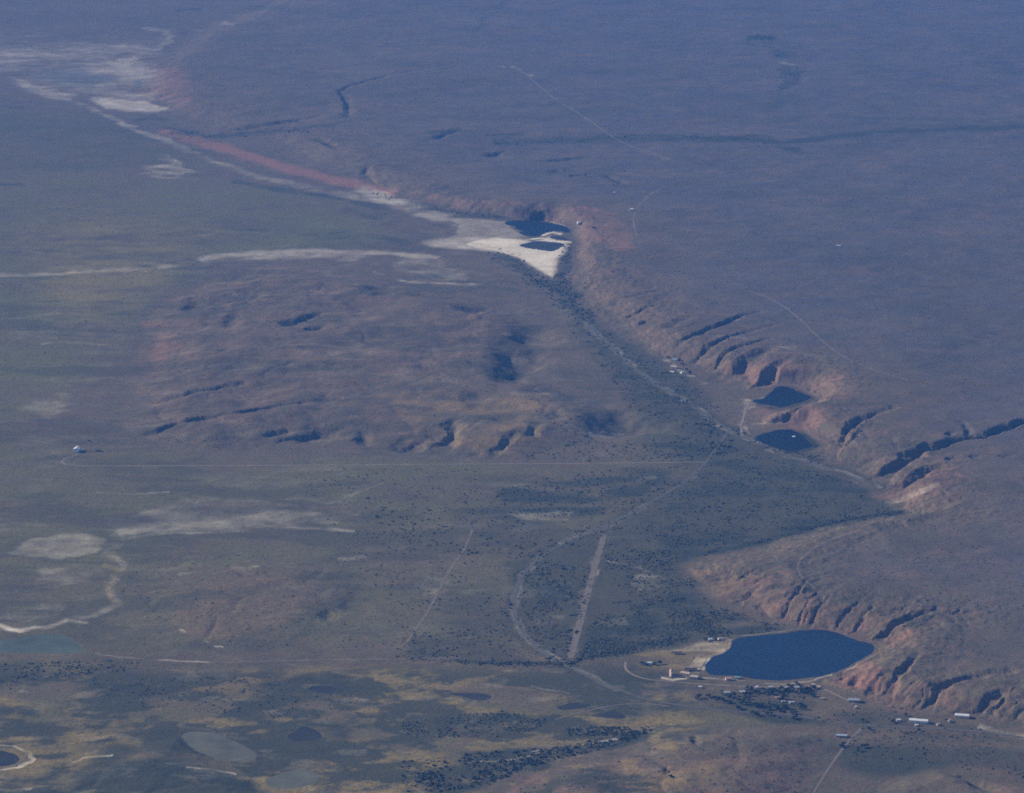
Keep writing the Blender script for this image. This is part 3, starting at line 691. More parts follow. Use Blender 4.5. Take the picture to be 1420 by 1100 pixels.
def ground_material():
    m, nt, out = new_mat('desert_ground')
    L = nt.links
    b = nt.nodes.new('ShaderNodeBsdfPrincipled')
    geo = nt.nodes.new('ShaderNodeNewGeometry')
    pos = geo.outputs['Position']
    a1 = nt.nodes.new('ShaderNodeAttribute'); a1.attribute_name = 'cover_a'
    a2 = nt.nodes.new('ShaderNodeAttribute'); a2.attribute_name = 'cover_b'
    s1 = nt.nodes.new('ShaderNodeSeparateColor'); L.new(a1.outputs['Color'], s1.inputs[0])
    s2 = nt.nodes.new('ShaderNodeSeparateColor'); L.new(a2.outputs['Color'], s2.inputs[0])
    red, pale, olive = s1.outputs[0], s1.outputs[1], s1.outputs[2]
    dark, ochre, teal = s2.outputs[0], s2.outputs[1], s2.outputs[2]
    big = noise_node(nt, pos, 1 / 420.0, 5, 0.6)
    mid = noise_node(nt, pos, 1 / 60.0, 5, 0.65)
    fine = noise_node(nt, pos, 1 / 9.0, 4, 0.7)
    tiny = noise_node(nt, pos, 1 / 4.0, 2, 0.6)
    f = mth(nt, 'ADD', mth(nt, 'MULTIPLY', big, 0.45), mth(nt, 'MULTIPLY', mid, 0.55))
    col = mixc(nt, ramp(nt, f, 0.38, 0.62), SOIL_B, SOIL_A)
    hue = noise_node(nt, mth_vec(nt, pos, (31.0, 77.0, 5.0)), 1 / 22.0, 5, 0.75)
    col = mixc(nt, ramp(nt, hue, 0.44, 0.64, 0.0, 0.75), col, (0.135, 0.125, 0.075))
    col = mixc(nt, ramp(nt, hue, 0.36, 0.54, 0.7, 0.0), col, (0.172, 0.114, 0.082))

    a3 = nt.nodes.new('ShaderNodeAttribute'); a3.attribute_name = 'haze_tint'
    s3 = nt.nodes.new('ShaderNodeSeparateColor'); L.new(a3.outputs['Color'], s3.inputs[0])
    col = mixc(nt, mth(nt, 'MULTIPLY', s3.outputs[0], ramp(nt, hue, 0.25, 0.7, 1.0, 0.65)), col, mixc(nt, ramp(nt, f, 0.36, 0.64), (0.070, 0.070, 0.085), (0.110, 0.106, 0.122)))  # bluish grey haze painted into the soil

    def edge(mask, nz, amp=0.5):
        # break a mask's edge with noise so that it frays into the ground around it
        w = mth(nt, 'ADD', mask, mth(nt, 'MULTIPLY', mth(nt, 'SUBTRACT', nz, 0.5), amp))
        w = ramp(nt, w, 0.0, 1.0)
        return mth(nt, 'MINIMUM', w, ramp(nt, mask, 0.0, 0.12))
    col = mixc(nt, edge(olive, mid), col, mixc(nt, fine, (0.100, 0.098, 0.036), (0.178, 0.164, 0.068)))
    col = mixc(nt, edge(ochre, mid, 0.7), col, mixc(nt, fine, (0.215, 0.155, 0.045), (0.37, 0.27, 0.095)))
    col = mixc(nt, edge(red, mid, 0.7), col, mixc(nt, fine, (0.205, 0.108, 0.072), (0.345, 0.180, 0.120)))
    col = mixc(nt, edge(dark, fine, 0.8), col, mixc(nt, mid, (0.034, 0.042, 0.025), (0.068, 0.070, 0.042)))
    col = mixc(nt, mth(nt, 'POWER', edge(pale, mid, 0.5), 1.7), col, mixc(nt, ramp(nt, f, 0.36, 0.64), (0.66, 0.56, 0.40), (0.92, 0.82, 0.62)))
    col = mixc(nt, teal, col, (0.10, 0.13, 0.14))
    # scattered creosote and grass tufts: dark flecks a couple of metres wide
    vo = nt.nodes.new('ShaderNodeTexVoronoi')
    vo.inputs['Scale'].default_value = 1 / 8.5
    vo.inputs['Randomness'].default_value = 1.0
    L.new(pos, vo.inputs['Vector'])
    fl = ramp(nt, vo.outputs['Distance'], 0.16, 0.30, 1.0, 0.0)
    sel = nt.nodes.new('ShaderNodeSeparateColor'); L.new(vo.outputs['Color'], sel.inputs[0])
    dens = mth(nt, 'MULTIPLY', ramp(nt, mid, 0.35, 0.65, 0.25, 0.75), ramp(nt, pale, 0.15, 0.6, 1.0, 0.0))
    on = mth(nt, 'LESS_THAN', sel.outputs[0], dens)
    col = mixc(nt, mth(nt, 'MULTIPLY', mth(nt, 'MULTIPLY', fl, on), 0.72), col, (0.045, 0.048, 0.036))
    # fine value variation
    br = nt.nodes.new('ShaderNodeBrightContrast')
    L.new(col, br.inputs['Color'])
    hs = nt.nodes.new('ShaderNodeHueSaturation')
    L.new(col, hs.inputs['Color'])
    L.new(mth(nt, 'ADD', 0.30, mth(nt, 'ADD', mth(nt, 'MULTIPLY', fine, 0.9), mth(nt, 'MULTIPLY', tiny, 0.5))), hs.inputs['Value'])
    L.new(hs.outputs[0], b.inputs['Base Color'])
    b.inputs['Roughness'].default_value = 0.95
    b.inputs['Specular IOR Level'].default_value = 0.1
    bp = nt.nodes.new('ShaderNodeBump')
    bp.inputs['Strength'].default_value = 0.6
    bp.inputs['Distance'].default_value = 2.0
    hgt = mth(nt, 'ADD', mth(nt, 'MULTIPLY', fine, 1.0), mth(nt, 'MULTIPLY', mid, 2.2))
    hgt = mth(nt, 'MULTIPLY', hgt, ramp(nt, pale, 0.2, 0.7, 1.0, 0.15))
    L.new(hgt, bp.inputs['Height'])
    L.new(bp.outputs[0], b.inputs['Normal'])
    L.new(b.outputs[0], out.inputs['Surface'])
    return m


def water_material(name, col, rough=0.16, spec=0.3):
    m, nt, out = new_mat(name)
    b = nt.nodes.new('ShaderNodeBsdfPrincipled')
    geo = nt.nodes.new('ShaderNodeNewGeometry')
    f = noise_node(nt, geo.outputs['Position'], 1 / 45.0, 4)
    nt.links.new(mixc(nt, f, tuple(c * 0.45 for c in col), tuple(c * 1.6 for c in col)), b.inputs['Base Color'])
    b.inputs['IOR'].default_value = 1.333
    b.inputs['Specular IOR Level'].default_value = spec
    b.inputs['Roughness'].default_value = rough
    w = noise_node(nt, geo.outputs['Position'], 1 / 3.0, 3)
    bp = nt.nodes.new('ShaderNodeBump')
    bp.inputs['Strength'].default_value = 0.25
    bp.inputs['Distance'].default_value = 0.12
    nt.links.new(w, bp.inputs['Height'])
    nt.links.new(bp.outputs[0], b.inputs['Normal'])
    nt.links.new(b.outputs[0], out.inputs['Surface'])
    return m


def foliage_material(name, a, b_):
    m, nt, out = new_mat(name)
    b = nt.nodes.new('ShaderNodeBsdfPrincipled')
    geo = nt.nodes.new('ShaderNodeNewGeometry')
    f = noise_node(nt, geo.outputs['Position'], 0.45, 3, 0.7)
    f2 = noise_node(nt, geo.outputs['Position'], 1 / 60.0, 2, 0.6)
    ff = mth(nt, 'ADD', mth(nt, 'MULTIPLY', f, 0.6), mth(nt, 'MULTIPLY', f2, 0.4))
    nt.links.new(mixc(nt, ramp(nt, ff, 0.32, 0.68), a, b_), b.inputs['Base Color'])
    b.inputs['Roughness'].default_value = 0.85
    b.inputs['Specular IOR Level'].default_value = 0.15
    nt.links.new(b.outputs[0], out.inputs['Surface'])
    return m


def road_material(name, a, b_, gap=0.0):
    m, nt, out = new_mat(name)
    b = nt.nodes.new('ShaderNodeBsdfPrincipled')
    geo = nt.nodes.new('ShaderNodeNewGeometry')
    f = noise_node(nt, geo.outputs['Position'], 1 / 14.0, 4, 0.7)
    f2 = noise_node(nt, geo.outputs['Position'], 1 / 70.0, 3, 0.6)
    ff = mth(nt, 'ADD', mth(nt, 'MULTIPLY', f, 0.5), mth(nt, 'MULTIPLY', f2, 0.5))
    nt.links.new(mixc(nt, ramp(nt, ff, 0.34, 0.66), a, b_), b.inputs['Base Color'])
    b.inputs['Roughness'].default_value = 0.9
    b.inputs['Specular IOR Level'].default_value = 0.2
    nt.links.new(b.outputs[0], out.inputs['Surface'])
    return m


M = {
    'ground': ground_material(),
    'deep': water_material('deep_lake_water', (0.003, 0.012, 0.034), 0.22, 0.25),
    'sink': water_material('sinkhole_water', (0.006, 0.010, 0.015), 0.35, 0.06),  # near-black: deep shade of the hollows put into the water colour
    'dim': water_material('dark_pond_water', (0.044, 0.042, 0.032), 0.45, 0.08),
    'teal': water_material('turquoise_pond_water', (0.094, 0.114, 0.076), 0.45, 0.12),
    'silt': water_material('silty_pond_water', (0.128, 0.124, 0.078), 0.45, 0.12),
    'scrub': foliage_material('scrub_foliage', (0.036, 0.042, 0.022), (0.092, 0.092, 0.050)),
    'shrub': foliage_material('shrub_foliage', (0.026, 0.036, 0.020), (0.060, 0.075, 0.040)),
    'tree': foliage_material('tree_foliage', (0.030, 0.045, 0.020), (0.070, 0.090, 0.045)),
    'bark': simple_mat('grey_bark', (0.14, 0.11, 0.085), 0.9),
    'asphalt': road_material('worn_asphalt', (0.088, 0.083, 0.066), (0.135, 0.122, 0.095)),
    'dirt': road_material('pale_dirt_road', (0.20, 0.16, 0.115), (0.31, 0.255, 0.19)),
    'track': road_material('dirt_track', (0.14, 0.11, 0.08), (0.225, 0.18, 0.135)),
    'white': simple_mat('white_paint', (0.80, 0.79, 0.76), 0.5, 0.06),
    'white_roof': simple_mat('white_metal_roof', (0.78, 0.78, 0.76), 0.45, 0.08),
    'stone': simple_mat('tan_stone', (0.42, 0.33, 0.26), 0.85),
    'pink': simple_mat('pink_plaster', (0.78, 0.55, 0.45), 0.8, 0.1),
    'pink_roof': simple_mat('salmon_roof', (0.62, 0.32, 0.26), 0.7),
    'tan_roof': simple_mat('tan_roof', (0.55, 0.44, 0.34), 0.7),
    'dark_roof': simple_mat('dark_shingle_roof', (0.065, 0.055, 0.055), 0.8),
    'blue_roof': simple_mat('pale_blue_metal_roof', (0.45, 0.56, 0.66), 0.45, 0.1),
    'teal_roof': simple_mat('teal_metal_roof', (0.22, 0.38, 0.40), 0.5, 0.1),
    'grey_roof': simple_mat('grey_metal_roof', (0.36, 0.38, 0.40), 0.5, 0.1),
    'orange_roof': simple_mat('rusty_orange_roof', (0.48, 0.21, 0.09), 0.7),
    'wood': simple_mat('weathered_wood', (0.22, 0.16, 0.12), 0.85),
    'glass': simple_mat('dark_window_glass', (0.03, 0.04, 0.05), 0.12, 0.1, 0.5, 0.6),
    'rubber': simple_mat('black_rubber', (0.025, 0.025, 0.025), 0.9),
}

# ------------------------------------------------------------------ object helpers
def tag(o, label=None, cat=None, group=None, kind=None):
    if label: o['label'] = label
    if cat: o['category'] = cat
    if group: o['group'] = group
    if kind: o['kind'] = kind
    return o


def link_mesh(name, me, mat=None, parent=None):
    o = bpy.data.objects.new(name, me)
    COL.objects.link(o)
    if mat: me.materials.append(mat)
    if parent: o.parent = parent
    return o


def link_bm(name, bm, mat=None, parent=None):
    me = bpy.data.meshes.new(name)
    bm.normal_update()
    bm.to_mesh(me); bm.free()
    return link_mesh(name, me, mat, parent)


def np_mesh(name, verts, faces, nside):
    me = bpy.data.meshes.new(name)
    nv, nf = len(verts), len(faces)
    me.vertices.add(nv)
    me.vertices.foreach_set('co', np.ascontiguousarray(verts, dtype=f4).ravel())
    me.loops.add(nf * nside)
    me.loops.foreach_set('vertex_index', np.ascontiguousarray(faces, dtype=np.int32).ravel())
    me.polygons.add(nf)
    me.polygons.foreach_set('loop_start', np.arange(0, nf * nside, nside, dtype=np.int32))
    me.polygons.foreach_set('loop_total', np.full(nf, nside, dtype=np.int32))
    me.update(calc_edges=True)
    return me


def empty(name, x, y, z, rz=0.0):
    o = bpy.data.objects.new(name, None)
    COL.objects.link(o)
    o.location = (x, y, z); o.rotation_euler = (0, 0, rz)
    o.empty_display_size = 2.0
    return o


def box(bm, x0, x1, y0, y1, z0, z1):
    vs = [bm.verts.new(p) for p in ((x0, y0, z0), (x1, y0, z0), (x1, y1, z0), (x0, y1, z0), (x0, y0, z1), (x1, y0, z1), (x1, y1, z1), (x0, y1, z1))]
    for f in ((0, 3, 2, 1), (4, 5, 6, 7), (0, 1, 5, 4), (1, 2, 6, 5), (2, 3, 7, 6), (3, 0, 4, 7)):
        bm.faces.new([vs[i] for i in f])


def prism_roof(bm, lx, ly, z0, rise, over=0.5, th=0.25):
    """gable roof shell with ridge along x"""
    a, b = lx / 2 + over, ly / 2 + over
    for s in (-1, 1):
        p = [(-a, s * b, z0), (a, s * b, z0), (a, 0, z0 + rise), (-a, 0, z0 + rise)]
        lo = [bm.verts.new(q) for q in p]
        hi = [bm.verts.new((q[0], q[1], q[2] + th)) for q in p]
        if s > 0:
            lo.reverse(); hi.reverse()
        bm.faces.new(lo[::-1]); bm.faces.new(hi)
        for i in range(4):
            k = (i + 1) % 4
            bm.faces.new([lo[i], lo[k], hi[k], hi[i]])


def gable_walls(bm, lx, ly, h, rise):
    a, b = lx / 2, ly / 2
    pts = [(-b, 0), (b, 0), (b, h), (0, h + rise * b / (b + 0.5)), (-b, h)]
    l = [bm.verts.new((-a, p[0], p[1])) for p in pts]
    r = [bm.verts.new((a, p[0], p[1])) for p in pts]
    bm.faces.new(l[::-1]); bm.faces.new(r)
    for i in range(5):
        k = (i + 1) % 5
        bm.faces.new([l[i], l[k], r[k], r[i]])


# ------------------------------------------------------------------ the ground sheet
verts = np.stack([X, Y, Z], -1).reshape(-1, 3)
idx = np.arange(NR * NC, dtype=np.int32).reshape(NR, NC)
faces = np.stack([idx[:-1, :-1], idx[:-1, 1:], idx[1:, 1:], idx[1:, :-1]], -1).reshape(-1, 4)
gme = np_mesh('ground', verts, faces, 4)
gme.polygons.foreach_set('use_smooth', np.ones(len(faces), bool))
for nm, ks in (('cover_a', ('red', 'pale', 'olive')), ('cover_b', ('dark', 'ochre', 'teal')), ('haze_tint', ('grey',))):
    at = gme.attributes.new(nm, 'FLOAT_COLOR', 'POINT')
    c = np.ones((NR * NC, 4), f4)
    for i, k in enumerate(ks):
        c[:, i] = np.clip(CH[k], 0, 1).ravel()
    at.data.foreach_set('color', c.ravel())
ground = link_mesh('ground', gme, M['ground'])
tag(ground, 'brown desert plain, valley floor and eroded red bluffs', 'ground', kind='structure')

# ------------------------------------------------------------------ water sheets
for (name, pts, lab, mk, blend), wp in zip(WATER, water_w):
    cx = sum(p[0] for p in wp) / len(wp); cy = sum(p[1] for p in wp) / len(wp)
    bm = bmesh.new()
    vs = [bm.verts.new((p[0] - cx, p[1] - cy, 0)) for p in wp]
    fc = bm.faces.new(vs)
    if fc.normal.z < 0 or True:
        fc.normal_update()
        if fc.normal.z < 0:
            fc.normal_flip()
    bmesh.ops.triangulate(bm, faces=[fc])
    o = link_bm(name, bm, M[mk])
    o.location = (cx, cy, 0.0)
    tag(o, lab, 'water', kind='structure')

# ------------------------------------------------------------------ roads
def road(name, pts, width, mat, label, lift=0.22, smooth=2):
    pts = chaikin(pts, smooth)
    W3 = np.array([on_ground(u, v)[:2] for u, v in pts])
    seg = np.sqrt((np.diff(W3, axis=0) ** 2).sum(1))
    s = np.concatenate([[0], np.cumsum(seg)])
    n = max(3, int(s[-1] / 3.0))
    t_ = np.linspace(0, s[-1], n)
    x, y = np.interp(t_, s, W3[:, 0]), np.interp(t_, s, W3[:, 1])
    # light smoothing so that the line does not jitter on rough relief
    for _ in range(4):
        x[1:-1] = 0.25 * x[:-2] + 0.5 * x[1:-1] + 0.25 * x[2:]
        y[1:-1] = 0.25 * y[:-2] + 0.5 * y[1:-1] + 0.25 * y[2:]
    tx, ty = np.gradient(x), np.gradient(y)
    L = np.sqrt(tx * tx + ty * ty) + 1e-9
    nx, ny = -ty / L, tx / L
    k = 5
    wv = width * (1 + 0.18 * vnoise(t_ / 17.0, t_ * 0 + width, 4))
    rows = []
    for i in range(k):
        o_ = (i / (k - 1) - 0.5)
        px, py = x + nx * wv * o_, y + ny * wv * o_
        rows.append(np.stack([px, py, ground_z(px, py)], -1))
    R_ = np.stack(rows, 1)
    R_[:, :, 2] = np.maximum(R_[:, :, 2], R_[:, 2:3, 2] - 0.4) + lift
    cx, cy = x.mean(), y.mean()
    R_[:, :, 0] -= cx; R_[:, :, 1] -= cy
    ii = np.arange(n * k).reshape(n, k)
    fc = np.stack([ii[:-1, :-1], ii[:-1, 1:], ii[1:, 1:], ii[1:, :-1]], -1).reshape(-1, 4)[:, ::-1]
    me = np_mesh(name, R_.reshape(-1, 3), fc, 4)
    o = link_mesh(name, me, M[mat])
    o.location = (cx, cy, 0)
    tag(o, label, 'road', kind='structure')


road('dirt_road', [(108, 631), (90, 636), (84, 641), (92, 645), (120, 646), (300, 646), (480, 645), (600, 644), (800, 643), (980, 641)], 4.5, 'dirt', 'straight pale dirt road across the left plain')
road('park_road', [(815, 450), (840, 474), (880, 512), (905, 530), (935, 546), (970, 568), (1000, 590), (1030, 606), (1070, 624), (1120, 641), (1180, 660), (1216, 676)], 9, 'asphalt', 'grey valley road below the red hollows', 0.24)
road('park_road', [(1012, 597), (1000, 612), (986, 632), (972, 650), (945, 672), (915, 690), (885, 707), (845, 727), (805, 745), (775, 757), (748, 773), (724, 797), (712, 824), (713, 850), (724, 876), (748, 901), (782, 922), (820, 940), (855, 956), (900, 972), (985, 984), (1060, 990), (1106, 992), (1140, 1000), (1180, 1005), (1230, 1008), (1290, 1010), (1360, 1014), (1440, 1026)],
     8, 'asphalt', 'long curving grey road down the valley to the lake', 0.28)
road('airstrip', [(838, 742), (828, 775), (818, 812), (808, 850), (799, 885), (791, 913)], 12, 'track', 'straight pale dirt strip across the dark scrub', 0.26, 1)
road('dirt_road', [(1030, 605), (1027, 594), (1031, 578), (1037, 562), (1040, 557)], 6, 'dirt', 'short pale spur road to the upper sinkhole lake', 0.30)
road('dirt_road', [(868, 918), (866, 928), (880, 938), (905, 944), (960, 948), (1005, 951), (1060, 954), (1110, 951), (1135, 952), (1160, 964), (1185, 976)], 4.5, 'dirt', 'pale road along the south shore of the large lake', 0.32)
road('dirt_track', [(1130, 816), (1118, 806), (1108, 796), (1105, 783), (1118, 767), (1150, 748), (1190, 738)], 4.5, 'track', 'curved track on the bluff above the lake')
road('dirt_track', [(930, 222), (900, 211), (870, 201), (845, 188), (815, 165), (765, 135), (733, 106), (713, 92), (690, 92), (620, 97), (560, 106)], 6, 'track', 'long faint track over the far plain')
road('dirt_track', [(922, 258), (892, 276), (879, 296), (878, 312), (884, 328)], 5, 'track', 'bent track on the plain above the salt flat')
road('dirt_track', [(1000, 396), (1060, 408), (1105, 437), (1138, 472), (1180, 503), (1260, 528)], 5, 'track', 'faint track along the plateau above the hollows')
road('dirt_track', [(655, 735), (646, 760), (622, 792), (598, 842), (565, 890)], 6, 'track', 'faint straight track through the left scrub')
road('dirt_track', [(1128, 1100), (1150, 1064), (1176, 1028), (1195, 1010)], 5, 'track', 'track leaving the road at the bottom right')
road('dirt_track', [(770, 998), (820, 984), (880, 974), (930, 980)], 4, 'track', 'short track beside the paired dark ponds', 0.34)
road('dirt_track', [(300, 919), (420, 916), (520, 915), (640, 913)], 4, 'track', 'pale track at the foot of the low left hill')

# ------------------------------------------------------------------ vegetation
ico_bm = bmesh.new(); bmesh.ops.create_icosphere(ico_bm, subdivisions=1, radius=1.0)
ICO_V = np.array([v.co[:] for v in ico_bm.verts]); ico_bm.verts.index_update()
ICO_F = np.array([[v.index for v in f.verts] for f in ico_bm.faces]); ico_bm.free()
ico2 = bmesh.new(); bmesh.ops.create_icosphere(ico2, subdivisions=2, radius=1.0)
ICO2_V = np.array([v.co[:] for v in ico2.verts]); ico2.verts.index_update()
ICO2_F = np.array([[v.index for v in f.verts] for f in ico2.faces]); ico2.free()


def blobs(cen, rad, rz, jit=0.3, V_=ICO_V, F_=ICO_F, seed=1):
    r = np.random.default_rng(seed)
    n, k = len(cen), len(V_)
    sc = 1 + jit * (r.random((n, k, 1)) * 2 - 1)
    ang = r.random(n) * 6.283
    ca, sa = np.cos(ang)[:, None], np.sin(ang)[:, None]
    vx = V_[None, :, 0] * ca - V_[None, :, 1] * sa
    vy = V_[None, :, 0] * sa + V_[None, :, 1] * ca
    st = 0.75 + 0.5 * r.random((n, 1))
    P_ = np.stack([vx * rad[:, None] * st, vy * rad[:, None], np.repeat(V_[None, :, 2], n, 0) * rz[:, None]], -1) * sc + cen[:, None, :]
    Fa = (F_[None] + (np.arange(n) * k)[:, None, None]).reshape(-1, 3)
    return P_.reshape(-1, 3), Fa


def leafy(n_clump, R, hh, z0, seed, leaf=0.5, per=26):
    """a crown of many small leaf cards gathered in clumps through its volume"""
    r = np.random.default_rng(seed)
    c = r.normal(size=(n_clump, 3)); c /= np.linalg.norm(c, axis=1)[:, None]
    c *= (0.45 + 0.55 * r.random((n_clump, 1)))
    c = c * np.array([R, R, hh / 2]) + np.array([0, 0, z0 + hh / 2])
    cr = R * (0.28 + 0.22 * r.random(n_clump))
    vs, fs = [], []
    for i in range(n_clump):
        p = r.normal(size=(per, 3)); p /= np.linalg.norm(p, axis=1)[:, None]
        p = c[i] + p * cr[i] * (0.55 + 0.5 * r.random((per, 1)))
        a = r.normal(size=(per, 3)); a /= np.linalg.norm(a, axis=1)[:, None]
        b = np.cross(a, r.normal(size=(per, 3))); b /= np.linalg.norm(b, axis=1)[:, None]
        s = leaf * (0.7 + 0.7 * r.random((per, 1)))
        base = len(vs) * per * 3 if False else sum(len(q) for q in vs)
        tri = np.stack([p - a * s, p + a * s * 0.8 + b * s * 0.5, p - b * s + a * s * 0.2], 1).reshape(-1, 3)
        vs.append(tri)
        fs.append(np.arange(per * 3).reshape(-1, 3) + base)
    # a ragged inner mass in every clump keeps the crown from being see-through
    pv, pf = blobs(c, cr * 0.8, cr * 0.75, 0.35, seed=seed + 5)
    base = sum(len(q) for q in vs)
    vs.append(pv); fs.append(pf + base)
    return np.concatenate(vs), np.concatenate(fs)


SHRUB_ME = []
for i in range(5):
    v_, f_ = leafy(6 + i, 1.0, 1.25, -0.15, 40 + i, 0.20, 22)
    me = np_mesh('shrub', v_, f_, 3); me.materials.append(M['shrub']); SHRUB_ME.append(me)
CROWN_ME = []
for i in range(5):
    v_, f_ = leafy(12 + i, 1.0, 1.5, 0.45, 60 + i, 0.16, 30)
    me = np_mesh('crown', v_, f_, 3); me.materials.append(M['tree']); CROWN_ME.append(me)
tb = bmesh.new()
r0 = bmesh.ops.create_cone(tb, cap_ends=True, segments=8, radius1=0.12, radius2=0.06, depth=1.1)
bmesh.ops.translate(tb, verts=r0['verts'], vec=(0, 0, 0.5))
for a in (0.3, 2.4, 4.4):
    r1 = bmesh.ops.create_cone(tb, cap_ends=True, segments=6, radius1=0.055, radius2=0.025, depth=0.6)
    bmesh.ops.translate(tb, verts=r1['verts'], vec=(0, 0, 0.3))
    from mathutils import Matrix
    bmesh.ops.transform(tb, matrix=Matrix.Translation((0, 0, 0.8)) @ Matrix.Rotation(a, 4, 'Z') @ Matrix.Rotation(0.7, 4, 'Y'), verts=r1['verts'])
TRUNK_ME = bpy.data.meshes.new('trunk'); tb.to_mesh(TRUNK_ME); tb.free(); TRUNK_ME.materials.append(M['bark'])


def in_poly_px(pts, n, r):
    uu = np.array([p[0] for p in pts]); vv = np.array([p[1] for p in pts])
    out = []
    while sum(len(o) for o in out) < n:
        u = r.uniform(uu.min(), uu.max(), n * 3); v = r.uniform(vv.min(), vv.max(), n * 3)
        m = inside(u, v, pts)
        out.append(np.stack([u[m], v[m]], 1))
    return np.concatenate(out)[:n]


def along_px(pts, n, spread, r):
    p = np.array(pts, float); s = np.concatenate([[0], np.cumsum(np.sqrt((np.diff(p, axis=0) ** 2).sum(1)))])
    t_ = r.uniform(0, s[-1], n)
    return np.stack([np.interp(t_, s, p[:, 0]) + r.normal(0, spread * 1.6, n), np.interp(t_, s, p[:, 1]) + r.normal(0, spread * 0.55, n)], 1)


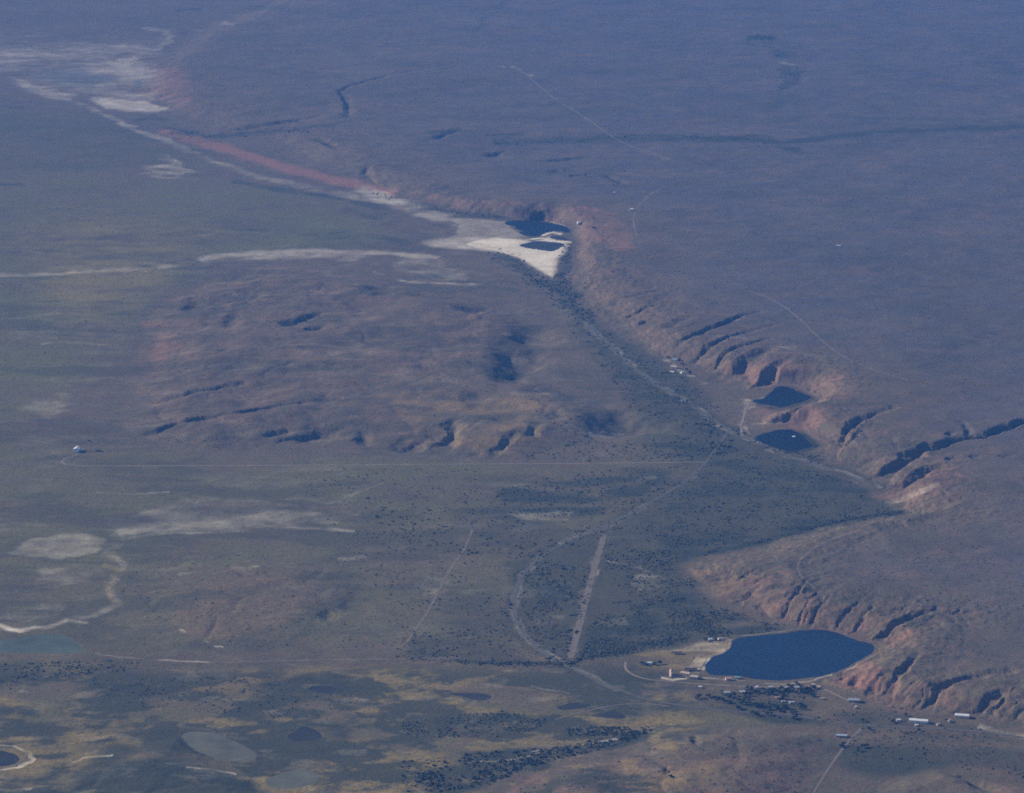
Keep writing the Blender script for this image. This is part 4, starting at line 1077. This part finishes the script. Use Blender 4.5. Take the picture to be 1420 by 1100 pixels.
LAKES_PX = [w[1] for w in WATER]
SCRUB = [  # kind, points, count, spread, radius range (m), clumping, zone label or None
    ('p', [(1000, 600), (1040, 627), (1200, 674), (1238, 712), (1180, 721), (1090, 743), (942, 779), (930, 800), (850, 770), (860, 745), (900, 715), (960, 672), (985, 640)], 3400, 0, (0.8, 2.4), .8),
    ('p', [(850, 835), (900, 830), (960, 800), (990, 845), (1030, 866), (1010, 880), (940, 893), (860, 910), (800, 914), (815, 870)], 3600, 0, (0.7, 2.1), 0.7),
    ('p', [(950, 850), (1010, 842), (1050, 860), (1100, 871), (1060, 876), (1018, 882), (960, 885)], 420, 0, (1.0, 2.6), 0.8),
    ('p', [(840, 745), (940, 785), (950, 810), (880, 830), (835, 800)], 600, 0, (1.0, 2.4), 1.0),
    ('p', [(730, 790), (830, 780), (805, 870), (785, 908), (745, 880), (722, 840)], 700, 0, (1.0, 2.6), 1.1),
    ('p', [(560, 880), (700, 860), (740, 900), (785, 920), (640, 921), (540, 916)], 420, 0, (0.9, 2.3), 1.1),
    ('p', [(690, 675), (760, 662), (900, 645), (960, 648), (910, 690), (850, 715), (740, 720), (690, 700)], 700, 0, (1.1, 2.6), 1.1),
    ('p', [(780, 415), (830, 450), (950, 525), (1035, 600), (1000, 640), (880, 605), (860, 540), (790, 460)], 900, 0, (1.3, 3.0), 1.1),
    ('p', [(740, 570), (900, 590), (985, 640), (700, 640), (800, 610)], 420, 0, (1.2, 2.8), 1.1),
    ('p', [(400, 650), (700, 650), (800, 740), (700, 850), (560, 880), (480, 760)], 700, 0, (1.1, 2.4), 1.2),
    ('p', [(500, 690), (690, 680), (760, 760), (560, 780)], 260, 0, (1.3, 2.8), 1.2),
    ('l', [(690, 352), (720, 370), (740, 388), (765, 398), (800, 430), (815, 445)], 420, 7, (1.5, 3.6), 1.0),
    ('l', [(792, 335), (786, 360), (778, 390), (800, 412)], 260, 4, (1.5, 3.2), 1.0),
    ('l', [(520, 268), (580, 287), (650, 297), (700, 303)], 150, 3, (1.2, 2.8), 1.0),
    ('l', [(240, 183), (290, 190), (330, 186), (420, 180)], 200, 4, (1.4, 3.2), 1.0),
    ('l', [(930, 548), (970, 570), (990, 596), (984, 636)], 260, 7, (1.4, 3.2), 1.0),
    ('l', [(945, 776), (1030, 757), (1100, 737), (1170, 721), (1245, 710)], 420, 3, (1.2, 2.8), .6),
    ('l', [(775, 757), (845, 727), (915, 690), (970, 650)], 200, 8, (1.3, 2.8), 1.0),
    ('l', [(700, 815), (712, 860), (750, 905), (790, 928)], 120, 9, (1.2, 2.6), 1.0),
    ('l', [(640, 919), (780, 921), (800, 917), (900, 893), (950, 885)], 500, 3, (1.2, 2.6), 0.9),
    ('l', [(735, 765), (760, 785), (735, 795)], 90, 9, (1.4, 3.0), 1.0),
    ('p', [(640, 1046), (700, 1041), (780, 1036), (900, 1009), (908, 1015), (860, 1033), (740, 1062), (680, 1088), (610, 1098), (555, 1075), (630, 1062)], 1300, 0, (1.1, 2.8), 0.95),
    ('p', [(780, 1010), (820, 1008), (905, 1007), (880, 1020), (790, 1021)], 330, 0, (1.1, 2.6), 0.95),
    ('p', [(555, 1003), (620, 992), (700, 985), (760, 997), (740, 1015), (700, 1022), (600, 1024), (560, 1018)], 800, 0, (0.9, 2.2), 0.95),
    ('p', [(550, 1055), (620, 1050), (660, 1095), (560, 1098)], 150, 0, (1.2, 3.0), 1.2),
    ('p', [(-20, 920), (200, 915), (190, 928), (60, 942), (-20, 950)], 320, 0, (1.0, 2.4), 1.0),
    ('p', [(120, 940), (350, 940), (520, 970), (430, 1000), (160, 980)], 500, 0, (0.9, 2.0), 1.1),
    ('p', [(960, 960), (1050, 955), (1140, 958), (1130, 985), (1160, 1003), (1060, 999), (980, 980)], 260, 0, (1.0, 2.2), 1.0),
    ('p', [(1150, 985), (1240, 980), (1330, 1002), (1420, 1030), (1440, 1080), (1180, 1060)], 450, 0, (1.0, 2.2), 1.1),
    ('l', [(1041, 612), (1070, 624), (1110, 630), (1140, 640)], 160, 3, (1.2, 2.4), 1.0),
    ('l', [(1226, 655), (1262, 636), (1310, 617), (1370, 604), (1425, 589)], 200, 2.5, (1.2, 2.6), 1.0),
    ('l', [(1160, 620), (1175, 598), (1208, 579)], 70, 2, (1.2, 2.6), 1.0),
    ('l', [(690, 198), (760, 195), (860, 191), (960, 191), (1050, 193), (1100, 205)], 320, 5, (1.4, 3.2), .8),
    ('p', [(1035, 58), (1050, 48), (1072, 50), (1072, 64), (1045, 66)], 60, 0, (1.6, 3.4), .6), ('p', [(1068, 68), (1090, 64), (1102, 74), (1085, 80), (1070, 78)], 40, 0, (1.6, 3.4), .6), ('p', [(1085, 95), (1098, 92), (1116, 96), (1108, 112), (1092, 122), (1080, 118)], 50, 0, (1.6, 3.4), .6),
    ('p', [(900, 330), (1420, 250), (1420, 560), (1200, 560), (1000, 430)], 900, 0, (0.8, 1.9), 1.3),
    ('p', [(960, 120), (1420, 30), (1420, 330), (900, 320)], 500, 0, (1.0, 2.2), 1.3),
    ('p', [(1120, 740), (1420, 640), (1420, 930), (1280, 900), (1160, 820)], 900, 0, (0.7, 1.7), 1.3),
    ('p', [(700, 1100), (950, 1020), (1150, 1020), (1120, 1100)], 260, 0, (0.8, 1.8), 1.3),
    ('p', [(800, 390), (900, 350), (1180, 520), (1200, 640), (1050, 500), (900, 470)], 350, 0, (0.9, 2.2), 1.2),
    ('p', [(200, 450), (400, 380), (740, 460), (860, 590), (620, 630), (200, 620)], 500, 0, (0.8, 1.9), 1.2),
    ('p', [(0, 250), (560, 300), (250, 420), (0, 600)], 300, 0, (0.9, 2.0), 1.2),
    ('p', [(150, 780), (520, 760), (560, 900), (200, 900)], 350, 0, (0.8, 1.9), 1.2),
    ('p', [(300, 60), (900, 30), (900, 270), (560, 260), (250, 160)], 500, 0, (1.0, 2.4), 1.2),
    ('l', [(10, 958), (45, 962)], 14, 5, (1.2, 2.2), 1.0),
]
rv = np.random.default_rng(77)
UVs, RAD = [], []
for kd, pts, n, spread, (ra, rb), cl in SCRUB:
    p = in_poly_px(pts, n, rv) if kd == 'p' else along_px(pts, n, spread, rv)
    # clump: keep the points where a coarse noise is high, else pull them to a neighbour
    xw, yw, _ = on_ground_arr(p[:, 0], p[:, 1])
    keep = fbm(xw, yw * 0.6, 34, 3, 9) + rv.random(n) * 0.9 * cl > 0.18
    p = p[keep]
    UVs.append(p)
    RAD.append(ra + (rb - ra) * rv.random(len(p)) ** 2.2)
UVs = np.concatenate(UVs); RAD = np.concatenate(RAD)
ok = (UVs[:, 0] > -60) & (UVs[:, 0] < 1480) & (UVs[:, 1] < 1150)
for lp in LAKES_PX:
    ok &= ~inside(UVs[:, 0], UVs[:, 1], lp)
UVs, RAD = UVs[ok], RAD[ok]
sx, sy, sz = on_ground_arr(UVs[:, 0], UVs[:, 1])
good = sz > 0.05 - 2.0
for wp in water_w:
    good &= ~inside(sx, sy, wp)
sx, sy, sz, RAD, UVs = sx[good], sy[good], sz[good], RAD[good], UVs[good]

# the 300 that show largest become shrubs of their own; the rest is one mass of scrub
dist = np.sqrt(sx ** 2 + (sy - CY) ** 2 + CZ ** 2)
app = RAD / dist
vis = (UVs[:, 0] > 8) & (UVs[:, 0] < 1412) & (UVs[:, 1] > 8) & (UVs[:, 1] < 1092)
order = np.argsort(-np.where(vis, app, 0))
big, rest = order[:290], order[290:]
r2 = np.random.default_rng(5)
cen = np.stack([sx, sy, sz + RAD * 0.35], -1)[rest]
off = r2.normal(0, 0.55, (len(rest), 3)) * RAD[rest][:, None] * np.array([1, 1, 0.25])
rr = RAD[rest]
allc = np.concatenate([cen, cen + off]); allr = np.concatenate([rr, rr * 0.65])
pv, pf = blobs(allc, allr, allr * (0.62 + 0.25 * r2.random(len(allr))), 0.38, seed=3)
o = link_mesh('scrub', np_mesh('scrub', pv, pf, 3), M['scrub'])
tag(o, 'dark low scrub scattered over the valley floor and plains', 'scrub', kind='stuff')


def zone_of(u, v):
    if v > 930 and u < 545: return ('dark green shrub in the marshy ground at lower left', 'shrubs in the lower left marsh')
    if v > 975 and u < 935: return ('dark green shrub in the thicket among dry ochre grass at the bottom', 'shrubs in the bottom thicket')
    if v > 930: return ('dark shrub beside the roads south of the large lake', 'shrubs south of the lake')
    if v > 780 and u > 790 and u < 1040: return ('dark shrub in the dense scrub west of the large lake', 'shrubs west of the lake')
    if v > 780 and u >= 1040: return ('low dark shrub on the bluff above the large lake', 'shrubs on the lake bluff')
    if v > 590 and u > 830: return ('dark shrub on the valley floor below the red hollows', 'shrubs on the valley floor')
    if v > 640: return ('dark shrub scattered over the middle plain left of the airstrip', 'shrubs on the middle plain')
    if u > 760 and v > 330: return ('dark shrub along the upper valley road', 'shrubs along the upper valley road')
    return ('dark shrub in the drainage lines of the far plain', 'shrubs of the far plain')


first = None
for n_, i in enumerate(big):
    o = bpy.data.objects.new('shrub', SHRUB_ME[n_ % 5])
    COL.objects.link(o)
    s = RAD[i] * 1.12
    o.location = (sx[i], sy[i], sz[i] - 0.1)
    o.scale = (s, s * random.uniform(0.85, 1.2), s * random.uniform(0.75, 1.0))
    o.rotation_euler = (0, 0, random.uniform(0, 6.28))
    lab, grp = zone_of(*UVs[i])
    tag(o, lab, 'shrub', grp)

# ------------------------------------------------------------------ trees round the lake, the campground and the ranch
def tree(u, v, hgt, wid, label, group=None, seed=0):
    x, y, z = on_ground(u, v)
    t_ = empty('tree', x, y, z - 0.1, random.uniform(0, 6.28))
    tag(t_, label, 'tree', group)
    c = bpy.data.objects.new('crown', CROWN_ME[seed % 5]); COL.objects.link(c); c.parent = t_
    c.scale = (wid / 1.95, wid / 1.95, hgt / 1.9)
    k = bpy.data.objects.new('trunk', TRUNK_ME); COL.objects.link(k); k.parent = t_
    k.scale = (hgt / 2.2, hgt / 2.2, hgt / 2.0)


rt = random.Random(21)
TREE_ROWS = [
    ('dark green tree in the row shading the south shore campsites', 'trees of the south shore campsites',
     [(1034, 960), (1042, 957), (1052, 961), (1058, 958), (1064, 961), (1072, 958), (1079, 960), (1084, 957), (1092, 958), (1098, 953), (1104, 950), (1110, 957), (1117, 959), (1124, 958), (1128, 955), (1040, 965), (1068, 963), (1082, 963), (1100, 960), (1112, 961)]),
    ('dark green tree among the scattered campsites south of the shore row', 'trees of the lower campground',
     [(984, 966), (990, 969), (998, 970), (1012, 968), (1018, 965), (1024, 972), (1028, 977), (1006, 975), (1040, 976), (1048, 981), (1057, 979), (1063, 984), (1072, 980), (1078, 985), (1090, 983), (1098, 990), (1022, 984), (1044, 990), (1064, 992), (1086, 969), (1110, 978), (1116, 984), (1104, 996), (1032, 970), (1129, 966), (970, 968)]),
    ('dark tree beside the lawn west of the large lake', 'trees of the lakeside lawn',
     [(890, 922), (896, 923), (908, 922), (915, 921), (992, 888), (978, 889)]),
    ('dark tree by the road below the long white building', 'trees by the lower road',
     [(1256, 993), (1274, 1014), (1238, 1002), (1196, 1001), (1166, 1036), (1170, 1034), (1197, 1037), (1202, 1036), (1190, 1041), (1205, 1012)]),
    ('dark tree by the small cluster of buildings below the plateau', 'trees by the valley buildings', [(926, 497), (946, 506), (952, 514), (942, 501), (957, 519)]),
]
for lab, grp, pts in TREE_ROWS:
    for n_, (u, v) in enumerate(pts):
        tree(u, v, rt.uniform(4.6, 7.2), rt.uniform(6.0, 9.6), lab, grp, n_)
        if v > 940 and v < 1000 and u < 1150:          # the campground trees stand in twos
            tree(u + rt.choice((-1, 1)) * rt.uniform(3, 6), v + rt.uniform(-1.5, 2.5), rt.uniform(3.6, 6.2), rt.uniform(5.0, 8.5), lab, grp, n_ + 2)
tree(824, 318, 7, 11, 'lone dark tree right of the upper salt pools', None, 1)
tree(124, 613, 4.5, 6, 'small dark tree behind the white ranch house', None, 2)
tree(922, 1070, 4.5, 8, 'upper of two dark trees on the bare brown hill at bottom', None, 3)
tree(930, 1078, 4, 8, 'lower of two dark trees on the bare brown hill at bottom', None, 4)

# ------------------------------------------------------------------ buildings
def house(name, u, v, lx, ly, h, rise, rz, wall, roof, label, cat='building', group=None, windows=0, door=True):
    x, y, z = on_ground(u, v)
    r = empty(name, x, y, z - 0.05, math.radians(rz))
    tag(r, label, cat, group)
    lx, ly, h = lx * 1.25, ly * 1.25, h * 1.2
    bm = bmesh.new(); gable_walls(bm, lx, ly, h, rise); link_bm('wall', bm, M[wall], r)
    bm = bmesh.new(); prism_roof(bm, lx, ly, h - rise * 0.5 / (ly / 2 + 0.5) + 0.12, rise, 0.5, 0.22); link_bm('roof', bm, M[roof], r)
    if door:
        bm = bmesh.new(); box(bm, -0.6, 0.6, -ly / 2 - 0.06, -ly / 2 + 0.05, 0.05, 2.1); link_bm('door', bm, M['wood'], r)
    for i in range(windows):
        cx = (i + 0.5) / windows * lx - lx / 2
        if abs(cx) < 1.4:
            cx += 2.0
        bm = bmesh.new(); box(bm, cx - 0.7, cx + 0.7, -ly / 2 - 0.05, -ly / 2 + 0.05, 1.0, 2.2); link_bm('window', bm, M['glass'], r)
    return r


def shelter(u, v, lx, ly, h, rz, roof, label, group='open picnic shelters round the lake'):
    """an open picnic shelter: four posts, a table and a pitched roof"""
    x, y, z = on_ground(u, v)
    lx, ly = lx * 1.3, ly * 1.3
    r = empty('picnic_shelter', x, y, z - 0.05, math.radians(rz))
    tag(r, label, 'shelter', group)
    bm = bmesh.new(); prism_roof(bm, lx, ly, h, ly * 0.22, 0.3, 0.2); link_bm('roof', bm, M[roof], r)
    for sx_ in (-1, 1):
        for sy_ in (-1, 1):
            bm = bmesh.new(); box(bm, sx_ * lx / 2 - 0.15, sx_ * lx / 2 + 0.15, sy_ * ly / 2 - 0.15, sy_ * ly / 2 + 0.15, 0, h + 0.1)
            link_bm('post', bm, M['wood'], r)
    bm = bmesh.new()
    box(bm, -lx * 0.3, lx * 0.3, -0.45, 0.45, 0.7, 0.78)
    box(bm, -lx * 0.3, lx * 0.3, -1.1, -0.75, 0.42, 0.48); box(bm, -lx * 0.3, lx * 0.3, 0.75, 1.1, 0.42, 0.48)
    box(bm, -0.5, -0.35, -0.9, 0.9, 0, 0.7); box(bm, 0.35, 0.5, -0.9, 0.9, 0, 0.7)
    link_bm('table', bm, M['wood'], r)
    return r


def camper(u, v, L, Wd_, Hh, rz, label):
    x, y, z = on_ground(u, v)
    r = empty('camper', x, y, z, math.radians(rz))
    tag(r, label, 'camper', 'white campers and vans')
    bm = bmesh.new()
    box(bm, -L / 2, L / 2, -Wd_ / 2, Wd_ / 2, 0.55, Hh)
    bmesh.ops.bevel(bm, geom=list(bm.edges), offset=0.3, segments=3, affect='EDGES')
    link_bm('body', bm, M['white'], r)
    for cx in (-L * 0.25, L * 0.2):
        bm = bmesh.new(); box(bm, cx - 0.6, cx + 0.6, -Wd_ / 2 - 0.03, -Wd_ / 2 + 0.04, 1.5, 2.1); link_bm('window', bm, M['glass'], r)
    for cx in (-L * 0.3, L * 0.3):
        for s in (-1, 1):
            bm = bmesh.new()
            c = bmesh.ops.create_cone(bm, cap_ends=True, segments=14, radius1=0.38, radius2=0.38, depth=0.25)
            bmesh.ops.rotate(bm, verts=c['verts'], cent=(0, 0, 0), matrix=Matrix.Rotation(math.pi / 2, 3, 'X'))
            bmesh.ops.translate(bm, verts=c['verts'], vec=(cx, s * (Wd_ / 2 - 0.1), 0.38))
            link_bm('wheel', bm, M['rubber'], r)
    return r


# the white ranch house alone on the left plain
rh = house('ranch_house', 107, 626, 17, 10, 6.0, 2.6, 84, 'white', 'white_roof', 'bright white ranch house alone on the left plain', windows=4)
bm = bmesh.new(); box(bm, 5.6, 11.2, -9.3, -5.05, 0, 3.0); link_bm('porch', bm, M['white'], rh)
bm = bmesh.new(); box(bm, 3.0, 8.2, -4.9, 4.9, 8.75, 9.05); link_bm('dormer', bm, M['orange_roof'], rh)
house('shed', 136, 626, 9, 5, 2.6, 1.0, 0, 'wood', 'dark_roof', 'low dark shed right of the white ranch house', 'shed')

# the bathhouse with its tower at the lake's west end
x, y, z = on_ground(931, 938)
tw = empty('tower_house', x, y, z - 0.05, math.radians(-12))
tag(tw, 'tan stone bathhouse with pink square tower at the lake corner', 'building')
bm = bmesh.new(); box(bm, -2.5, 2.5, -2.5, 2.5, 0, 12.4)
bmesh.ops.rotate(bm, verts=list(bm.verts), cent=(0, 0, 0), matrix=Matrix.Rotation(math.radians(42), 3, 'Z'))
bmesh.ops.bevel(bm, geom=[e for e in bm.edges if abs(e.verts[0].co.z - e.verts[1].co.z) > 1], offset=0.2, segments=2, affect='EDGES'); link_bm('tower', bm, M['pink'], tw)
bm = bmesh.new(); bmesh.ops.create_cone(bm, cap_ends=True, segments=4, radius1=4.0, radius2=0.2, depth=1.6)
bmesh.ops.rotate(bm, verts=list(bm.verts), cent=(0, 0, 0), matrix=Matrix.Rotation(math.pi / 4 + math.radians(42), 3, 'Z')); bmesh.ops.translate(bm, verts=list(bm.verts), vec=(0, 0, 13.22)); link_bm('tower_roof', bm, M['pink_roof'], tw)
for dx in (-1, 1):
    bm = bmesh.new(); box(bm, dx * 1.0 - 0.45, dx * 1.0 + 0.45, -2.56, -2.44, 9.4, 11.2); bmesh.ops.rotate(bm, verts=list(bm.verts), cent=(0, 0, 0), matrix=Matrix.Rotation(math.radians(42), 3, 'Z')); link_bm('window', bm, M['glass'], tw)
bm = bmesh.new(); box(bm, 3.56, 18, -3.2, 3.2, 0, 3.4); link_bm('wing', bm, M['stone'], tw)
bm = bmesh.new(); box(bm, 3.57, 18.6, -3.8, 3.8, 3.42, 3.75); link_bm('roof', bm, M['dark_roof'], tw)
house('pavilion', 951, 936, 14, 6, 3.4, 1.6, -32, 'stone', 'tan_roof', 'tan roofed pavilion between the tower and the lake', windows=3)
house('pavilion', 963, 941, 11, 8, 3.6, 1.8, -20, 'stone', 'tan_roof', 'square tan building at the lake corner, nearest the water', windows=2)
shelter(958, 930, 16, 7, 3.0, 4, 'dark_roof', 'dark roofed shelter behind the tan pavilion')
shelter(938, 907, 14, 6, 3.0, 0, 'dark_roof', 'dark roofed shelter alone on the grass west of the lake')
house('boathouse', 1010, 943, 8, 6, 3.2, 1.6, 6, 'pink', 'pink_roof', 'small salmon pink house on the south shore', windows=2)
shelter(1022, 941, 9, 5, 2.8, -6, 'teal_roof', 'teal roofed shelter right of the pink house')
house('cabin', 900, 921, 8, 5, 2.6, 1.2, 0, 'white', 'white_roof', 'white cabin between dark trees west of the tower', 'cabin', windows=2)
house('cabin', 985, 888, 5, 4, 2.5, 1.0, 10, 'white', 'white_roof', 'smaller white cabin at the lake north west corner', 'cabin')
house('cabin', 999, 887, 7, 4, 2.5, 1.0, 15, 'white', 'tan_roof', 'tan roofed cabin at the lake north west corner', 'cabin')
shelter(1008, 962, 8, 5, 2.8, 0, 'blue_roof', 'pale blue roofed shelter, leftmost of the campsites')
shelter(1029, 961, 8, 5, 2.8, 20, 'white_roof', 'white roofed shelter right of the pale blue one')
shelter(1050, 955, 5, 5, 2.8, 65, 'white_roof', 'white roofed shelter at the left end of the shore row', )
shelter(1069, 954, 6, 4, 2.8, 25, 'white_roof', 'white roofed shelter in the middle of the shore row')
shelter(1089, 955, 6, 4, 2.8, 25, 'white_roof', 'white roofed shelter in dark trees, third along the shore row')
shelter(1105, 955, 6, 4, 2.8, 0, 'blue_roof', 'pale blue roofed shelter at the right end of the shore row')
shelter(1128, 951, 6, 4, 2.8, -15, 'tan_roof', 'left of two tan shelters at the east end of the beach')
shelter(1135, 954, 6, 4, 2.8, -20, 'tan_roof', 'right of two tan shelters at the east end of the beach')
shelter(1078, 969, 7, 5, 2.8, 10, 'pink_roof', 'salmon roofed shelter left of the bright white camper')
shelter(1140, 970, 5, 4, 2.8, 10, 'tan_roof', 'small tan roofed shelter alone by the lower road')
shelter(971, 954, 5, 4, 2.8, 0, 'white_roof', 'small white roofed shelter south of the tan buildings')
camper(1098, 976, 9.5, 3.0, 3.9, 10, 'bright white camper in the middle of the campground')
camper(1187, 982, 6.5, 2.8, 3.6, 70, 'bright white van below the grey roofed building')
camper(1086, 974, 7, 2.5, 2.9, 5, 'dull white trailer just left of the bright camper')
house('service_building', 1184, 973, 15, 8, 3.4, 1.6, -6, 'stone', 'grey_roof', 'grey roofed service building above the white van', windows=3)
house('long_building', 1274, 1002, 25, 8, 4.0, 1.8, -14, 'white', 'white_roof', 'long white building at the foot of the right hills', windows=6)
house('house', 1334, 995, 19, 8, 4.0, 2.0, -12, 'pink', 'white_roof', 'white roofed pinkish house, rightmost building', windows=4)
house('shed', 1246, 1000, 5, 4, 2.6, 1.0, 0, 'white', 'white_roof', 'small white shed left of the long white building', 'shed')
house('shed', 1301, 1006, 4, 3.5, 2.6, 1.0, 30, 'stone', 'tan_roof', 'left of two small tan sheds between the white buildings', 'shed')
house('shed', 1317, 1001, 5, 3.5, 2.6, 1.0, 40, 'stone', 'tan_roof', 'right of two small tan sheds between the white buildings', 'shed')
house('shed', 1271, 1007, 4, 3, 2.5, 0.9, 0, 'white', 'white_roof', 'tiny white shed below the long white building', 'shed')
house('barn', 1167, 1022, 14, 5, 2.8, 1.2, -8, 'stone', 'blue_roof', 'low pale blue roofed barn south of the road', 'barn')
house('house', 935, 511, 12, 8, 4.0, 1.8, -25, 'pink', 'tan_roof', 'pinkish house below the upper plateau slope', windows=2)
house('cabin', 936, 500, 9, 5, 2.8, 1.2, -20, 'white', 'blue_roof', 'pale blue roofed cabin behind the pinkish house', 'cabin')
house('cabin', 946, 518, 6, 5, 3.2, 1.2, 30, 'white', 'white_roof', 'bright white hut right of the pinkish house', 'cabin')
house('cabin', 932, 517, 8, 4, 2.6, 1.0, -30, 'white', 'white_roof', 'low white hut in front of the pinkish house', 'cabin')
house('shed', 803, 312, 8, 7, 4.2, 1.6, 20, 'white', 'white_roof', 'white shed on the red slope right of the salt pools', 'shed')
house('shed', 876, 292, 9, 7, 4.2, 1.6, 0, 'white', 'white_roof', 'white shed beside the bent track on the far plain', 'shed')
house('shed', 1163, 342, 9, 4, 2.8, 1.0, -20, 'white', 'white_roof', 'lone white shed on the empty plateau', 'shed')
house('shed', 852, 268, 5, 4, 2.8, 1.0, 0, 'white', 'white_roof', 'tiny white shed above the red lagoon cliffs', 'shed')
# pale bar of salt in the lower sinkhole lake
bx, by, _ = on_ground(1101, 607)
bm = bmesh.new(); bmesh.ops.create_icosphere(bm, subdivisions=3, radius=1.0)
for vv in bm.verts:
    vv.co = Vector((vv.co.x * 3.6 * (1 + 0.2 * math.sin(5 * vv.co.y)), vv.co.y * 4.5, vv.co.z * 0.7))
o = link_bm('sandbar', bm, M['white']); o.location = (bx, by, 0.05); o.rotation_euler = (0, 0, 0.5)
tag(o, 'small white bar in the lower sinkhole lake', 'sandbar', kind='structure')

# ------------------------------------------------------------------ haze
bm = bmesh.new()
hx = float(np.abs(X).max()) + 200
box(bm, -hx, hx, float(ys[0]) - 200, float(ys[-1]) + 200, float(Z.min()) - 1.0, CZ + 12)
hz = link_bm('haze', bm)
tag(hz, 'blue haze of the air over the desert', 'haze', kind='stuff')
m, nt, out = new_mat('haze')
pvn = nt.nodes.new('ShaderNodeVolumePrincipled')
pvn.inputs['Color'].default_value = (0.085, 0.335, 1.0, 1)
pvn.inputs['Density'].default_value = 2.9e-5
pvn.inputs['Anisotropy'].default_value = 0.0
nt.links.new(pvn.outputs[0], out.inputs['Volume'])
hz.data.materials.append(m)

# ------------------------------------------------------------------ light, sky, camera
w = bpy.data.worlds.new('World'); S.world = w; w.use_nodes = True
nt = w.node_tree
bg = nt.nodes['Background'] if 'Background' in nt.nodes else nt.nodes.new('ShaderNodeBackground')
sky = nt.nodes.new('ShaderNodeTexSky'); sky.sky_type = 'NISHITA'; sky.sun_disc = False
sky.sun_elevation = SUN_EL; sky.sun_rotation = math.atan2(SUN_DIR[0], SUN_DIR[1])
sky.altitude = 1000
nt.links.new(sky.outputs[0], bg.inputs['Color'])
bg.inputs['Strength'].default_value = 0.06
sl = bpy.data.lights.new('sun', 'SUN'); sl.energy = 4.2; sl.angle = math.radians(0.5); sl.color = (1.0, 0.90, 0.78)
so = bpy.data.objects.new('sun', sl); COL.objects.link(so)
d = Vector((-SUN_DIR[0] * math.cos(SUN_EL), -SUN_DIR[1] * math.cos(SUN_EL), -math.sin(SUN_EL)))
so.rotation_euler = d.to_track_quat('-Z', 'Y').to_euler(); so.location = (-300, 150, 3500)

cd = bpy.data.cameras.new('camera'); cam = bpy.data.objects.new('camera', cd); COL.objects.link(cam)
cam.location = (0, CY, CZ); cam.rotation_euler = (math.pi / 2 - PITCH, 0, 0)
cd.sensor_fit = 'HORIZONTAL'; cd.sensor_width = 36.0; cd.lens = 18.0 / math.tan(HFOV / 2)
cd.clip_start = 1.0; cd.clip_end = 200000.0
S.camera = cam

S.view_settings.view_transform = 'Standard'; S.view_settings.look = 'None'
S.view_settings.exposure = 0.54; S.view_settings.gamma = 1.0; S.view_settings.use_curve_mapping = False
S.cycles.volume_bounces = 1
S.cycles.use_denoising = False
S.cycles.use_adaptive_sampling = True
S.cycles.adaptive_threshold = 0.35
S.cycles.adaptive_min_samples = 32
S.cycles.max_bounces = 4
S.cycles.filter_width = 1.8
